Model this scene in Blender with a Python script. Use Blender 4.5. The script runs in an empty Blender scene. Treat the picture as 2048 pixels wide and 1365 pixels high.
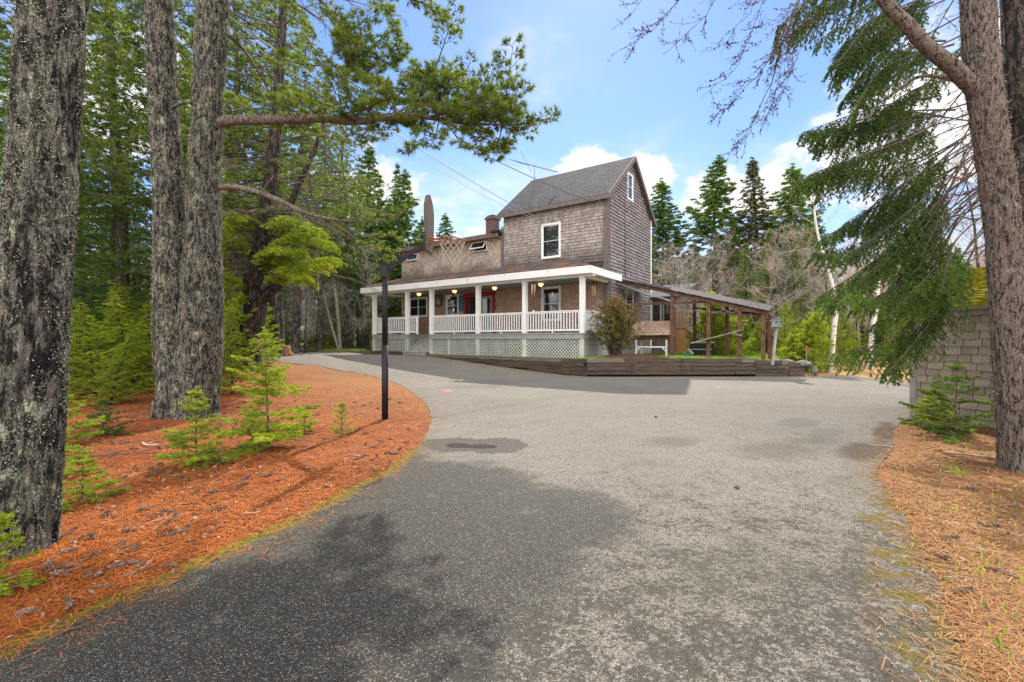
import bpy, math, random
import numpy as np
from mathutils import Vector, Matrix, noise
from mathutils.geometry import delaunay_2d_cdt

R = math.radians
scn = bpy.context.scene
COL = scn.collection

# ------------------------------------------------------------------ camera
F = 910.2; CX = 1024.0; HY = 679.0; CAMH = 1.45
cam_d = bpy.data.cameras.new("camera"); cam = bpy.data.objects.new("camera", cam_d); COL.objects.link(cam)
cam.location = (0, 0, CAMH); cam.rotation_euler = (R(90), 0, 0)
cam_d.lens = 16.0; cam_d.sensor_width = 36.0; cam_d.shift_y = -3.5/2048
cam_d.clip_start = 0.05; cam_d.clip_end = 2000
scn.camera = cam

# ------------------------------------------------------------------ light
SUN_EL = 43.0; SUN_AZ = 9.0      # azimuth measured from +Y towards +X
sun_dir = Vector((math.sin(R(SUN_AZ))*math.cos(R(SUN_EL)), math.cos(R(SUN_AZ))*math.cos(R(SUN_EL)), math.sin(R(SUN_EL))))
sd = bpy.data.lights.new("sun", 'SUN'); sun = bpy.data.objects.new("sun", sd); COL.objects.link(sun)
sd.energy = 4.1; sd.angle = R(0.6); sd.color = (1.0, 0.93, 0.82)
sun.rotation_euler = sun_dir.to_track_quat('Z', 'Y').to_euler()

world = bpy.data.worlds.new("World"); scn.world = world; world.use_nodes = True
wt = world.node_tree; wt.nodes.clear()
def wn(t): return wt.nodes.new(t)
sky = wn('ShaderNodeTexSky'); sky.sky_type = 'NISHITA'; sky.sun_disc = False
sky.sun_elevation = R(SUN_EL); sky.sun_rotation = R(SUN_AZ)
sky.air_density = 1.3; sky.dust_density = 0.15; sky.ozone_density = 2.5; sky.altitude = 0
SKY_STRENGTH = 0.15
bg = wn('ShaderNodeBackground'); bg.inputs['Strength'].default_value = SKY_STRENGTH
out = wn('ShaderNodeOutputWorld')
def wmath(op, a, b=None, c=None, clamp=False):
    n = wn('ShaderNodeMath'); n.operation = op; n.use_clamp = clamp
    for i, v in enumerate((a, b, c)):
        if v is None: continue
        if isinstance(v, (int, float)): n.inputs[i].default_value = v
        else: wt.links.new(v, n.inputs[i])
    return n.outputs[0]
geo = wn('ShaderNodeTexCoord'); sep = wn('ShaderNodeSeparateXYZ'); wt.links.new(geo.outputs['Generated'], sep.inputs[0])
X, Y, Z = sep.outputs
az = wmath('ARCTAN2', X, Y)
el = wmath('ARCSINE', Z)
comb = wn('ShaderNodeCombineXYZ'); wt.links.new(az, comb.inputs[0]); wt.links.new(wmath('MULTIPLY', el, 1.7), comb.inputs[1])
def wnoise(scale, det, rough, off):
    n = wn('ShaderNodeTexNoise'); n.inputs['Scale'].default_value = scale; n.inputs['Detail'].default_value = det
    n.inputs['Roughness'].default_value = rough
    ad = wn('ShaderNodeVectorMath'); ad.operation = 'ADD'; ad.inputs[1].default_value = off
    wt.links.new(comb.outputs[0], ad.inputs[0]); wt.links.new(ad.outputs[0], n.inputs['Vector'])
    return n.outputs['Fac']
n1 = wnoise(9.0, 8, 0.62, (3.1, 1.7, 0)); n2 = wnoise(3.2, 8, 0.55, (7.3, 2.2, 0)); n3 = wnoise(20.0, 6, .6, (1, 5, 2))
# cumulus heaps, (azimuth, elevation of base, half width, height), flat bases and lumpy tops
def heap(a0, e0, wa, he, k=1.0):
    da = wmath('DIVIDE', wmath('SUBTRACT', az, a0), wa)
    de = wmath('DIVIDE', wmath('SUBTRACT', el, e0), he)
    dn = wmath('MULTIPLY', wmath('MINIMUM', de, 0.0), 2.2)
    up = wmath('MAXIMUM', de, 0.0)
    d = wmath('SQRT', wmath('ADD', wmath('MULTIPLY', da, da), wmath('ADD', wmath('MULTIPLY', up, up), wmath('MULTIPLY', dn, dn))))
    return wmath('MULTIPLY', wmath('SUBTRACT', 1.0, d), k)
def wmax(a, b): return wmath('MAXIMUM', a, b)
h = heap(0.17, 0.315, 0.125, 0.10)
h = wmax(h, heap(0.27, 0.31, 0.09, 0.09))
h = wmax(h, heap(0.42, 0.27, 0.09, 0.09))
h = wmax(h, heap(0.53, 0.25, 0.08, 0.09))
h = wmax(h, heap(-0.05, 0.15, 0.30, 0.13, .8))
h = wmax(h, heap(-0.30, 0.30, 0.22, 0.10, .55))
h = wmax(h, heap(-0.72, 0.35, 0.20, 0.2, .8))
h = wmax(h, heap(0.75, 0.30, 0.25, 0.22, .8))
# added fill: an unseen bright cloud bank behind the viewer lights the shaded fronts
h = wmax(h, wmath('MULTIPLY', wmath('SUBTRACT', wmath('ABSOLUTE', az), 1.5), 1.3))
h = wmax(h, -0.6)
cl = wmath('ADD', h, wmath('MULTIPLY', wmath('SUBTRACT', n1, 0.5), 1.5))
mr = wn('ShaderNodeMapRange'); mr.interpolation_type = 'SMOOTHSTEP'
wt.links.new(cl, mr.inputs[0]); mr.inputs[1].default_value = 0.12; mr.inputs[2].default_value = 0.42
veil = wn('ShaderNodeMapRange'); veil.interpolation_type = 'SMOOTHSTEP'
wt.links.new(wmath('SUBTRACT', n2, wmath('MULTIPLY', el, 0.45)), veil.inputs[0]); veil.inputs[1].default_value = 0.24; veil.inputs[2].default_value = 0.62
cov = wmath('MAXIMUM', mr.outputs[0], wmath('MULTIPLY', veil.outputs[0], 0.55))
# cloud colour: bright tops, bluish-lilac bellies
shade = wn('ShaderNodeMapRange'); wt.links.new(n3, shade.inputs[0]); shade.inputs[1].default_value = .35; shade.inputs[2].default_value = .65
ccol = wn('ShaderNodeMix'); ccol.data_type = 'RGBA'; wt.links.new(shade.outputs[0], ccol.inputs[0])
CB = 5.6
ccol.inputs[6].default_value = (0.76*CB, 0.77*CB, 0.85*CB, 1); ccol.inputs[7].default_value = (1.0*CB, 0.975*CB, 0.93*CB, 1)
tint = wn('ShaderNodeMix'); tint.data_type = 'RGBA'; tint.blend_type = 'MULTIPLY'; tint.inputs[0].default_value = 1
tint.inputs[7].default_value = (0.53, 0.60, 0.78, 1); wt.links.new(sky.outputs[0], tint.inputs[6])
back_fill = wn('ShaderNodeMapRange'); wt.links.new(wmath('ABSOLUTE', az), back_fill.inputs[0]); back_fill.inputs[1].default_value = 1.3; back_fill.inputs[2].default_value = 1.9; back_fill.inputs[3].default_value = 1.0; back_fill.inputs[4].default_value = 2.7  # unseen cloud behind the viewer is brightened further as added fill
cm2 = wn('ShaderNodeVectorMath'); cm2.operation = 'SCALE'; wt.links.new(ccol.outputs[2], cm2.inputs[0]); wt.links.new(back_fill.outputs[0], cm2.inputs[3])
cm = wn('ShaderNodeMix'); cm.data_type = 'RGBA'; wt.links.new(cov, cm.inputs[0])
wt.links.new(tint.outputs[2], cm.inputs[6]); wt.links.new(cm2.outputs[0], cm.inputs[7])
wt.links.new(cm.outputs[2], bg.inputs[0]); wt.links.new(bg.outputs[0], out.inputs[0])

scn.view_settings.view_transform = 'Standard'; scn.view_settings.look = 'None'
scn.view_settings.gamma = 1; scn.view_settings.exposure = 0.66
scn.cycles.max_bounces = 6; scn.cycles.diffuse_bounces = 3; scn.cycles.transmission_bounces = 4; scn.cycles.transparent_max_bounces = 6
scn.cycles.glossy_bounces = 2
scn.cycles.caustics_reflective = False; scn.cycles.caustics_refractive = False

# ------------------------------------------------------------------ frames
def P(px, py, d): return Vector(((px-CX)/F*d, d, CAMH-(py-HY)/F*d))
def ss(a, b, x):
    t = min(1.0, max(0.0, (x-a)/(b-a))); return t*t*(3-2*t)
def H0(x, y):
    d = y - .3*x
    r = .6*ss(16, 26, d)
    b = .62*ss(8.5, 17, y)*ss(-5.2, -9.5, x) + .06*ss(-3.0, -6.5, x)*ss(2, 5, y)
    q = .5*ss(17, 24, y)*ss(10, 12.5, x)
    h = max(r, b, q)
    far = ss(34, 42, y)
    h = h*(1-far) + (.72 + 3.0*ss(45, 110, y))*far
    return h
def G(px, py, lift=0.0):
    """where the view ray through a photo point meets the ground"""
    dx = (px-CX)/F; dz = -(py-HY)/F
    d = .8
    while d < 80:
        if CAMH+dz*d <= H0(dx*d, d): break
        d += .02
    return Vector((dx*d, d, H0(dx*d, d)+lift))
HO = Vector((2.91, 18.8, 0)); HA = R(-34.7)
HM = Matrix.Translation(HO) @ Matrix.Rotation(HA, 4, 'Z')
def HW(x, y, z=0.0): return HM @ Vector((x, y, z))

# ------------------------------------------------------------------ helpers
def tag(o, label=None, cat=None, group=None, kind=None):
    if label: o['label'] = label
    if cat: o['category'] = cat
    if group: o['group'] = group
    if kind: o['kind'] = kind
    return o
def thing(name, label, cat, loc=(0, 0, 0), rotz=0, group=None):
    o = bpy.data.objects.new(name, None); COL.objects.link(o)
    o.location = loc; o.rotation_euler = (0, 0, rotz); o.empty_display_size = .2
    return tag(o, label, cat, group)
def link(name, me, mat, parent=None):
    if mat is not None and len(me.materials) == 0:
        for m in (mat if isinstance(mat, (list, tuple)) else [mat]): me.materials.append(m)
    o = bpy.data.objects.new(name, me); COL.objects.link(o); o.parent = parent
    return o

class MB:
    def __init__(s): s.v = []; s.f = []; s.sm = []; s.mi = []
    def add(s, vs, fs, smooth=False, mi=0):
        k = len(s.v); s.v += [tuple(v) for v in vs]; s.f += [tuple(i+k for i in f) for f in fs]
        s.sm += [smooth]*len(fs); s.mi += [mi]*len(fs)
    def box(s, x0, x1, y0, y1, z0, z1, M=None, mi=0):
        vs = [Vector(p) for p in ((x0,y0,z0),(x1,y0,z0),(x1,y1,z0),(x0,y1,z0),(x0,y0,z1),(x1,y0,z1),(x1,y1,z1),(x0,y1,z1))]
        if M is not None: vs = [M @ v for v in vs]
        s.add(vs, [(0,3,2,1),(4,5,6,7),(0,1,5,4),(1,2,6,5),(2,3,7,6),(3,0,4,7)], mi=mi)
    def bar(s, a, b, w, h, up=(0,0,1), mi=0):
        a = Vector(a); b = Vector(b); d = (b-a).normalized(); up = Vector(up)
        if abs(d.dot(up)) > .98: up = Vector((0,1,0))
        sd_ = d.cross(up).normalized()*w/2; u = sd_.normalized().cross(d).normalized()*h/2
        vs = [a-sd_-u, a+sd_-u, a+sd_+u, a-sd_+u, b-sd_-u, b+sd_-u, b+sd_+u, b-sd_+u]
        s.add(vs, [(0,3,2,1),(4,5,6,7),(0,1,5,4),(1,2,6,5),(2,3,7,6),(3,0,4,7)], mi=mi)
    def tube(s, pts, rad, seg=8, cap=True, mi=0, jitter=None):
        pts = [Vector(p) for p in pts]; n = len(pts)
        if isinstance(rad, (int, float)): rad = [rad]*n
        vs = []; prev = None
        for i, p in enumerate(pts):
            d = (pts[min(i+1, n-1)]-pts[max(i-1, 0)]).normalized()
            if prev is None:
                a = Vector((1,0,0)) if abs(d.x) < .8 else Vector((0,1,0))
                u = d.cross(a).normalized()
            else: u = (prev-d*prev.dot(d)).normalized()
            prev = u; w = d.cross(u)
            for k in range(seg):
                t = 2*math.pi*k/seg; r = rad[i]*(jitter(i, k) if jitter else 1)
                vs.append(p+u*math.cos(t)*r+w*math.sin(t)*r)
        fs = [(i*seg+k, i*seg+(k+1)%seg, (i+1)*seg+(k+1)%seg, (i+1)*seg+k) for i in range(n-1) for k in range(seg)]
        s.add(vs, fs, smooth=seg > 4, mi=mi)
        if cap:
            k0 = len(s.v)-n*seg
            s.f.append(tuple(k0+k for k in reversed(range(seg)))); s.f.append(tuple(k0+(n-1)*seg+k for k in range(seg)))
            s.sm += [False]*2; s.mi += [mi]*2
    def lathe(s, prof, seg=16, c=(0,0,0), mi=0):
        vs = [(c[0]+r*math.cos(2*math.pi*k/seg), c[1]+r*math.sin(2*math.pi*k/seg), c[2]+z) for r, z in prof for k in range(seg)]
        n = len(prof)
        fs = [(i*seg+k, i*seg+(k+1)%seg, (i+1)*seg+(k+1)%seg, (i+1)*seg+k) for i in range(n-1) for k in range(seg)]
        s.add(vs, fs, smooth=True, mi=mi)
    def mesh(s, name):
        me = bpy.data.meshes.new(name); me.from_pydata(s.v, [], s.f)
        me.polygons.foreach_set('use_smooth', s.sm); me.polygons.foreach_set('material_index', s.mi); me.update(); return me
    def build(s, name, mat, parent=None): return link(name, s.mesh(name), mat, parent)

def nrm(a): return a/np.maximum(np.linalg.norm(a, axis=-1, keepdims=True), 1e-9)
class TM:
    """triangle soup, for leaves, needles and twigs"""
    def __init__(s): s.v = []; s.t = []; s.n = 0
    def add(s, v, t):
        v = np.asarray(v, np.float32).reshape(-1, 3); t = np.asarray(t, np.int32).reshape(-1, 3)
        s.v.append(v); s.t.append(t+s.n); s.n += len(v)
    def blades(s, b, d, L, w, rng, fat=False):
        n = len(b)
        if n == 0: return
        L = np.broadcast_to(L, (n,))[:, None]; w = np.broadcast_to(w, (n,))[:, None]
        d = nrm(d); side = nrm(np.cross(d, rng.normal(size=(n, 3))))*w/2
        if not fat:
            v = np.stack([b-side, b+side, b+d*L], 1); t = np.arange(3*n).reshape(n, 3)
        else:
            m = b+d*L*.45
            v = np.stack([b, m-side, m+side, b+d*L], 1)
            k = np.arange(n)[:, None]*4; t = np.concatenate([k+[[0, 1, 2]], k+[[2, 1, 3]]], 0)
        s.add(v, t)
    def prisms(s, a, b, ra, rb, seg=3):
        n = len(a)
        if n == 0: return
        ra = np.broadcast_to(ra, (n,))[:, None]; rb = np.broadcast_to(rb, (n,))[:, None]
        d = nrm(b-a); u = np.where(np.abs(d[:, 2:3]) < .9, np.array([[0, 0, 1.]]), np.array([[1., 0, 0]]))
        p = nrm(np.cross(d, u)); q = np.cross(d, p); vs = []
        for k in range(seg):
            c, si = math.cos(2*math.pi*k/seg), math.sin(2*math.pi*k/seg); vs.append(a+(p*c+q*si)*ra)
        for k in range(seg):
            c, si = math.cos(2*math.pi*k/seg), math.sin(2*math.pi*k/seg); vs.append(b+(p*c+q*si)*rb)
        v = np.stack(vs, 1); base = np.arange(n)[:, None]*(2*seg); ts = []
        for k in range(seg):
            k2 = (k+1) % seg; ts.append(base+[[k, k2, seg+k2]]); ts.append(base+[[k, seg+k2, seg+k]])
        s.add(v, np.concatenate(ts, 0))
    def line(s, pts, r0, r1, seg=5):
        pts = np.asarray(pts, float); n = len(pts)-1; r = np.linspace(r0, r1, n+1)
        s.prisms(pts[:-1], pts[1:], r[:-1], r[1:], seg)
    def mesh(s, name):
        me = bpy.data.meshes.new(name)
        v = np.concatenate(s.v).astype(np.float32) if s.v else np.zeros((0, 3), np.float32)
        t = np.concatenate(s.t).astype(np.int32) if s.t else np.zeros((0, 3), np.int32)
        me.vertices.add(len(v)); me.vertices.foreach_set('co', v.ravel())
        me.loops.add(t.size); me.loops.foreach_set('vertex_index', t.ravel())
        me.polygons.add(len(t)); me.polygons.foreach_set('loop_start', np.arange(0, t.size, 3, dtype=np.int32))
        me.update(calc_edges=True); return me
    def build(s, name, mat, parent=None): return link(name, s.mesh(name), mat, parent)

# ------------------------------------------------------------------ materials
class NT:
    def __init__(s, name):
        s.m = bpy.data.materials.new(name); s.m.use_nodes = True; s.t = s.m.node_tree; s.t.nodes.clear()
        s.out = s.t.nodes.new('ShaderNodeOutputMaterial'); s.p = s.t.nodes.new('ShaderNodeBsdfPrincipled')
        s.t.links.new(s.p.outputs[0], s.out.inputs[0]); s.p.inputs['Roughness'].default_value = .75
        s.p.inputs['Specular IOR Level'].default_value = .3
        s.tc = s.t.nodes.new('ShaderNodeTexCoord'); s.obj = s.tc.outputs['Object']; s.geo = None
    def n(s, t): return s.t.nodes.new(t)
    def set(s, sock, v):
        if isinstance(v, bpy.types.NodeSocket): s.t.links.new(v, sock)
        elif isinstance(v, (tuple, list)) and sock.type == 'RGBA' and len(v) == 3: sock.default_value = (*v, 1)
        else: sock.default_value = v
    def map(s, sc=(1,1,1), rot=(0,0,0), loc=(0,0,0), vec=None):
        m = s.n('ShaderNodeMapping'); s.set(m.inputs[0], vec or s.obj); m.inputs['Scale'].default_value = sc
        m.inputs['Rotation'].default_value = rot; m.inputs['Location'].default_value = loc; return m.outputs[0]
    def noise(s, scale, det=4, rough=.55, vec=None, dist=0):
        n = s.n('ShaderNodeTexNoise'); s.set(n.inputs['Vector'], vec or s.obj); n.inputs['Scale'].default_value = scale
        n.inputs['Detail'].default_value = det; n.inputs['Roughness'].default_value = rough; n.inputs['Distortion'].default_value = dist
        return n.outputs['Fac']
    def vor(s, scale, vec=None, feature='F1', out='Distance', rand=1):
        n = s.n('ShaderNodeTexVoronoi'); n.feature = feature; s.set(n.inputs['Vector'], vec or s.obj)
        n.inputs['Scale'].default_value = scale; n.inputs['Randomness'].default_value = rand; return n.outputs[out]
    def math(s, op, a, b=None, clamp=False):
        n = s.n('ShaderNodeMath'); n.operation = op; n.use_clamp = clamp; s.set(n.inputs[0], a)
        if b is not None: s.set(n.inputs[1], b)
        return n.outputs[0]
    def rng(s, v, a, b, c=0, d=1, smooth=False):
        n = s.n('ShaderNodeMapRange'); s.set(n.inputs[0], v)
        if smooth: n.interpolation_type = 'SMOOTHSTEP'
        for i, x in enumerate((a, b, c, d)): s.set(n.inputs[i+1], x)
        return n.outputs[0]
    def mix(s, f, a, b, mode='MIX'):
        n = s.n('ShaderNodeMix'); n.data_type = 'RGBA'; n.blend_type = mode; s.set(n.inputs[0], f); s.set(n.inputs[6], a); s.set(n.inputs[7], b); return n.outputs[2]
    def isl(s):
        if s.geo is None: s.geo = s.n('ShaderNodeNewGeometry')
        return s.geo.outputs['Random Per Island']
    def attr(s, name):
        n = s.n('ShaderNodeAttribute'); n.attribute_name = name; return n.outputs['Fac']
    def orand(s): return s.n('ShaderNodeObjectInfo').outputs['Random']
    def col(s, c): s.set(s.p.inputs['Base Color'], c)
    def rough(s, c): s.set(s.p.inputs['Roughness'], c)
    def bump(s, h, dist=.02, st=1):
        b = s.n('ShaderNodeBump'); b.inputs['Distance'].default_value = dist; b.inputs['Strength'].default_value = st
        s.set(b.inputs['Height'], h); s.t.links.new(b.outputs[0], s.p.inputs['Normal'])

def plain(name, c, rough=.6, metal=0, var=.25, scale=3.0):
    m = NT(name); f = m.rng(m.noise(scale, 6, .6), .3, .7)
    m.col(m.mix(f, tuple(x*(1-var) for x in c), tuple(min(1, x*(1+var)) for x in c))); m.rough(rough); m.p.inputs['Metallic'].default_value = metal
    return m.m
def foliage(name, dark, light, tr=.38, lump=.6, tw=(1.25, 1.15, .55)):
    m = NT(name)
    f = m.math('ADD', m.math('MULTIPLY', m.isl(), .45), m.math('MULTIPLY', m.rng(m.noise(lump, 3, .6), .35, .65), .55))
    f = m.math('ADD', f, m.math('MULTIPLY', m.math('SUBTRACT', m.orand(), .5), .25), clamp=True)
    c = m.mix(f, dark, light); m.col(c); m.rough(.55)
    t = m.n('ShaderNodeBsdfTranslucent'); m.set(t.inputs[0], m.mix(1.0, c, tw, 'MULTIPLY'))
    ms = m.n('ShaderNodeMixShader'); ms.inputs[0].default_value = tr
    m.t.links.new(m.p.outputs[0], ms.inputs[1]); m.t.links.new(t.outputs[0], ms.inputs[2]); m.t.links.new(ms.outputs[0], m.out.inputs[0])
    return m.m
def twig_mat(name, a, b):
    m = NT(name); m.col(m.mix(m.math('ADD', m.math('MULTIPLY', m.isl(), .6), m.math('MULTIPLY', m.orand(), .4)), a, b)); m.rough(.8); return m.m
def bark(name, dark, mid, lich=None, amt=0.0, vs=1.0, lscale=5.0, lich2=None, th=.45):
    m = NT(name)
    r1 = m.noise(22*vs, 6, .6, vec=m.map((1, 1, .24)), dist=.7)
    r2 = m.noise(55*vs, 5, .7, vec=m.map((1, 1, .5)), dist=.8)
    e = m.rng(m.math('ADD', m.math('MULTIPLY', r1, .65), m.math('MULTIPLY', r2, .35)), th, th+.085, smooth=True)
    g = m.noise(34*vs, 6, .75, vec=m.map((1, 1, .55)))
    c = m.mix(m.math('MULTIPLY', e, m.rng(g, .3, .7, .5, 1)), dark, mid)
    hgt = m.math('ADD', m.math('MULTIPLY', e, .8), m.math('MULTIPLY', g, .6))
    if lich:
        l1 = m.noise(lscale, 8, .78); l2 = m.noise(lscale*.3, 3, .5); l3 = m.noise(lscale*9, 4, .7)
        v = m.math('ADD', m.math('ADD', m.math('MULTIPLY', l1, .5), m.math('MULTIPLY', l2, .35)), m.math('MULTIPLY', l3, .5))
        k = m.rng(v, .78-amt*.13, .82-amt*.13, smooth=True)
        k = m.math('MULTIPLY', k, m.rng(e, 0, .45, .25, 1))
        lc = m.mix(m.rng(m.noise(2.2, 3), .4, .6), lich, lich2 or lich)
        lc = m.mix(m.rng(l3, .4, .62), tuple(x*.5 for x in lich), lc)
        c = m.mix(k, c, lc); hgt = m.math('ADD', hgt, m.math('MULTIPLY', k, .35))
    m.col(c); m.rough(.92); m.bump(hgt, .03, 1); return m.m

M = {}
m = NT('white_paint'); c = m.mix(m.rng(m.noise(1.5, 5), .3, .7), (.76, .75, .71), (.82, .81, .78))
sn = m.noise(3.2, 7, .75, vec=m.map((1, 1, .45))); c = m.mix(m.rng(sn, .56, .70, 0, .55), c, (.46, .40, .29)); m.col(c); m.rough(.55); M['white'] = m.m
M['trimgrey'] = plain('weathered_trim', (.15, .12, .108), .8, scale=6)
M['deckgrey'] = plain('grey_deck_paint', (.30, .31, .29), .65, var=.15)
M['lattice'] = plain('pale_lattice_paint', (.50, .50, .45), .65, var=.18, scale=2)
M['steps'] = plain('step_paint', (.36, .35, .32), .7, var=.3, scale=5)
M['ceil'] = plain('porch_ceiling_paint', (.30, .36, .38), .6, var=.05)
M['black'] = plain('black_paint', (.009, .009, .010), .55, var=.3, scale=9)
M['blackmetal'] = plain('black_enamel', (.012, .012, .013), .3)
M['rustred'] = plain('rusty_red', (.42, .10, .04), .6, scale=20)
M['red'] = plain('red_door_paint', (.28, .012, .018), .45, var=.15)
M['dark'] = plain('dark_interior', (.02, .018, .016), .8)
M['copper'] = plain('raw_cedar_soffit', (.38, .16, .07), .7, scale=5)
M['net'] = plain('net_cord', (.42, .38, .31), .8)
M['metal'] = plain('dull_metal', (.35, .34, .33), .4, .6)
M['cable'] = plain('cable', (.25, .25, .26), .6)
M['cable_dark'] = plain('cable_dark', (.05, .05, .055), .6)
M['brown_post'] = plain('stained_posts', (.13, .064, .038), .8, var=.55, scale=5)
M['brown_raft'] = plain('stained_rafters', (.12, .058, .04), .8, var=.45, scale=4)
M['greyboard'] = plain('silvered_boards', (.30, .28, .26), .85, var=.35, scale=4)
M['greygreen'] = plain('grey_green_tin', (.20, .23, .21), .6, var=.3)
M['rawwood'] = plain('fresh_lumber', (.50, .26, .10), .7, var=.25)
M['gap'] = plain('dark_wall_sheathing', (.07, .055, .045), .9)
M['brick'] = None
M['red_reflect'] = plain('red_reflector', (.65, .01, .02), .3, var=.05)
M['pergolaroof'] = plain('weathered_roof_boards', (.065, .058, .054), .9, var=.6, scale=4)
M['stone'] = plain('fieldstone', (.15, .145, .13), .85, var=.5, scale=8)
M['stump'] = plain('rotten_stump', (.28, .11, .05), .9, var=.6, scale=12)
M['bluesign'] = plain('blue_sign_board', (.02, .11, .19), .6, var=.3, scale=8)
M['bluepale'] = plain('pale_blue_lettering', (.20, .42, .52), .6)
M['cream'] = plain('cream_mat', (.42, .38, .32), .7)

m = NT('window_glass'); m.col((.018, .022, .022)); m.rough(.04); m.p.inputs['Specular IOR Level'].default_value = .8
m.bump(m.noise(1.6, 2), .01, .25); M['glass'] = m.m
m = NT('lit_lamp_glass'); m.col((.9, .6, .25)); m.p.inputs['Emission Color'].default_value = (1, .62, .22, 1); m.p.inputs['Emission Strength'].default_value = 1.6; M['lamp'] = m.m
m = NT('lamp_glow_core'); m.col((1, .85, .6)); m.p.inputs['Emission Color'].default_value = (1, .85, .55, 1); m.p.inputs['Emission Strength'].default_value = 6; M['lampcore'] = m.m

def shingle(name, a, b, stain=None, wet=None, sc=1.0):
    m = NT(name)
    f = m.math('ADD', m.math('MULTIPLY', m.isl(), .62), m.math('MULTIPLY', m.rng(m.noise(1.1*sc, 5, .65), .33, .67), .38))
    c = m.mix(f, a, b)
    g = m.noise(30*sc, 4, .6, vec=m.map((1, 1, .12)))
    c = m.mix(m.rng(g, .35, .65, 0, .38), c, tuple(x*.45 for x in a))
    if stain:   # (height range, colour): dark mossy weathering low on the wall
        z0, z1, sc2 = stain
        sp = m.n('ShaderNodeSeparateXYZ'); m.set(sp.inputs[0], m.obj)
        k = m.rng(m.math('ADD', sp.outputs[2], m.math('MULTIPLY', m.math('SUBTRACT', m.noise(.9, 5, .7), .5), 2.6)), z1, z0, 0, 1, True)
        c = m.mix(m.math('MULTIPLY', k, .75), c, sc2)
    m.col(c); m.rough(.88); m.bump(g, .006, .8); return m.m
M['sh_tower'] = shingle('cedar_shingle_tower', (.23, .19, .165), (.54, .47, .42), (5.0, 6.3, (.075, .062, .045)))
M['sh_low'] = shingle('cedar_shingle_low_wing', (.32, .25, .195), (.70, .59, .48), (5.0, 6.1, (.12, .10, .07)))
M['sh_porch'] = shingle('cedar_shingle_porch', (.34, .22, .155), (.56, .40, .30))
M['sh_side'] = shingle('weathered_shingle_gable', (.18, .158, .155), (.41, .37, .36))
M['sh_shed'] = shingle('shed_shingle', (.23, .19, .135), (.45, .38, .285), sc=2.2)
M['sh_roof'] = shingle('asphalt_roof_shingle', (.028, .028, .031), (.072, .072, .078))
M['sh_porchroof'] = None
m = NT('porch_roof_shingle')
c = m.mix(m.isl(), (.085, .07, .065), (.17, .14, .12))
k = m.rng(m.math('ADD', m.noise(1.3, 6, .7), m.math('MULTIPLY', m.noise(12, 3, .6), .18)), .60, .72, 0, 1, True)
c = m.mix(k, c, (.42, .17, .06)); m.col(c); m.rough(.9); M['sh_porchroof'] = m.m
m = NT('mossy_shed_roof')
n_ = m.noise(16, 6, .7, vec=m.map((1, 1, 1)))
c = m.mix(m.rng(n_, .3, .7), (.10, .10, .012), (.52, .46, .03)); c = m.mix(m.rng(m.noise(3, 4), .6, .75), c, (.12, .09, .05))
m.col(c); m.rough(.95); m.bump(n_, .03, 1); M['moss'] = m.m
m = NT('chimney_brick')
b = m.n('ShaderNodeTexBrick'); m.set(b.inputs['Vector'], m.map((1, 1, 1), rot=(R(90), 0, 0))); b.inputs['Scale'].default_value = 5
b.inputs['Color1'].default_value = (.15, .06, .045, 1); b.inputs['Color2'].default_value = (.11, .05, .04, 1); b.inputs['Mortar'].default_value = (.22, .19, .17, 1)
m.col(b.outputs[0]); m.rough(.9); M['brick'] = m.m
m = NT('timber')
g = m.noise(6, 8, .7, vec=m.map((.35, .35, 5)))
c = m.mix(m.isl(), (.06, .045, .035), (.20, .15, .11)); c = m.mix(m.rng(g, .3, .7), tuple((.02, .016, .013)), c)
m.col(c); m.rough(.9); m.bump(g, .03, 1); M['timber'] = m.m
m = NT('timber_pale')
g = m.noise(6, 8, .7, vec=m.map((.35, .35, 5)))
c = m.mix(m.rng(g, .3, .7), (.06, .05, .04), (.26, .21, .16)); m.col(c); m.rough(.9); m.bump(g, .03, 1); M['timber_pale'] = m.m
m = NT('backboard_wood')
g = m.noise(9, 8, .7, vec=m.map((1, 1, .18)))
c = m.mix(m.rng(g, .3, .7), (.045, .038, .026), (.14, .12, .085)); m.col(c); m.rough(.9); M['boardwood'] = m.m

M['fol_spruce'] = foliage('spruce_needles', (.045, .105, .022), (.190, .300, .050), .52)
M['fol_droop'] = foliage('drooping_spruce_needles', (.034, .078, .018), (.140, .230, .044), .42, lump=2.0)
M['fol_mid'] = foliage('fresh_spruce_needles', (.045, .105, .018), (.170, .290, .040), .42, lump=1.5)
M['fol_deep'] = foliage('deep_spruce_needles', (.036, .085, .028), (.125, .215, .060), .48)
M['fol_pine'] = foliage('pine_needles', (.065, .125, .030), (.230, .310, .065), .52)
M['fol_olive'] = foliage('olive_pine_needles', (.080, .135, .028), (.270, .350, .070), .55, lump=1.2)
M['fol_bright'] = foliage('bright_fir_needles', (.15, .235, .020), (.46, .56, .045), .55, lump=1.2)
M['fol_lime'] = foliage('lime_pine_needles', (.20, .29, .03), (.48, .56, .07), .58, lump=1.5)
M['fol_brown'] = foliage('tired_spruce_needles', (.060, .068, .022), (.170, .165, .050), .46)
M['fol_bush'] = foliage('rhododendron_leaves', (.11, .12, .03), (.34, .29, .08), .35, lump=1.5)
M['fol_bushtop'] = foliage('rusty_rhododendron_leaves', (.17, .10, .03), (.36, .20, .06), .3, lump=1.5)
M['grassblade'] = foliage('grass_blades', (.10, .20, .02), (.32, .46, .06), .4, lump=.8)
M['needle_litter'] = twig_mat('fallen_needles', (.17, .036, .006), (.52, .15, .025))
M['needle_pale'] = twig_mat('fallen_needles_pale', (.17, .065, .022), (.54, .30, .12))
M['leaf_litter'] = twig_mat('fallen_leaves', (.15, .06, .03), (.50, .33, .22))
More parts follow.
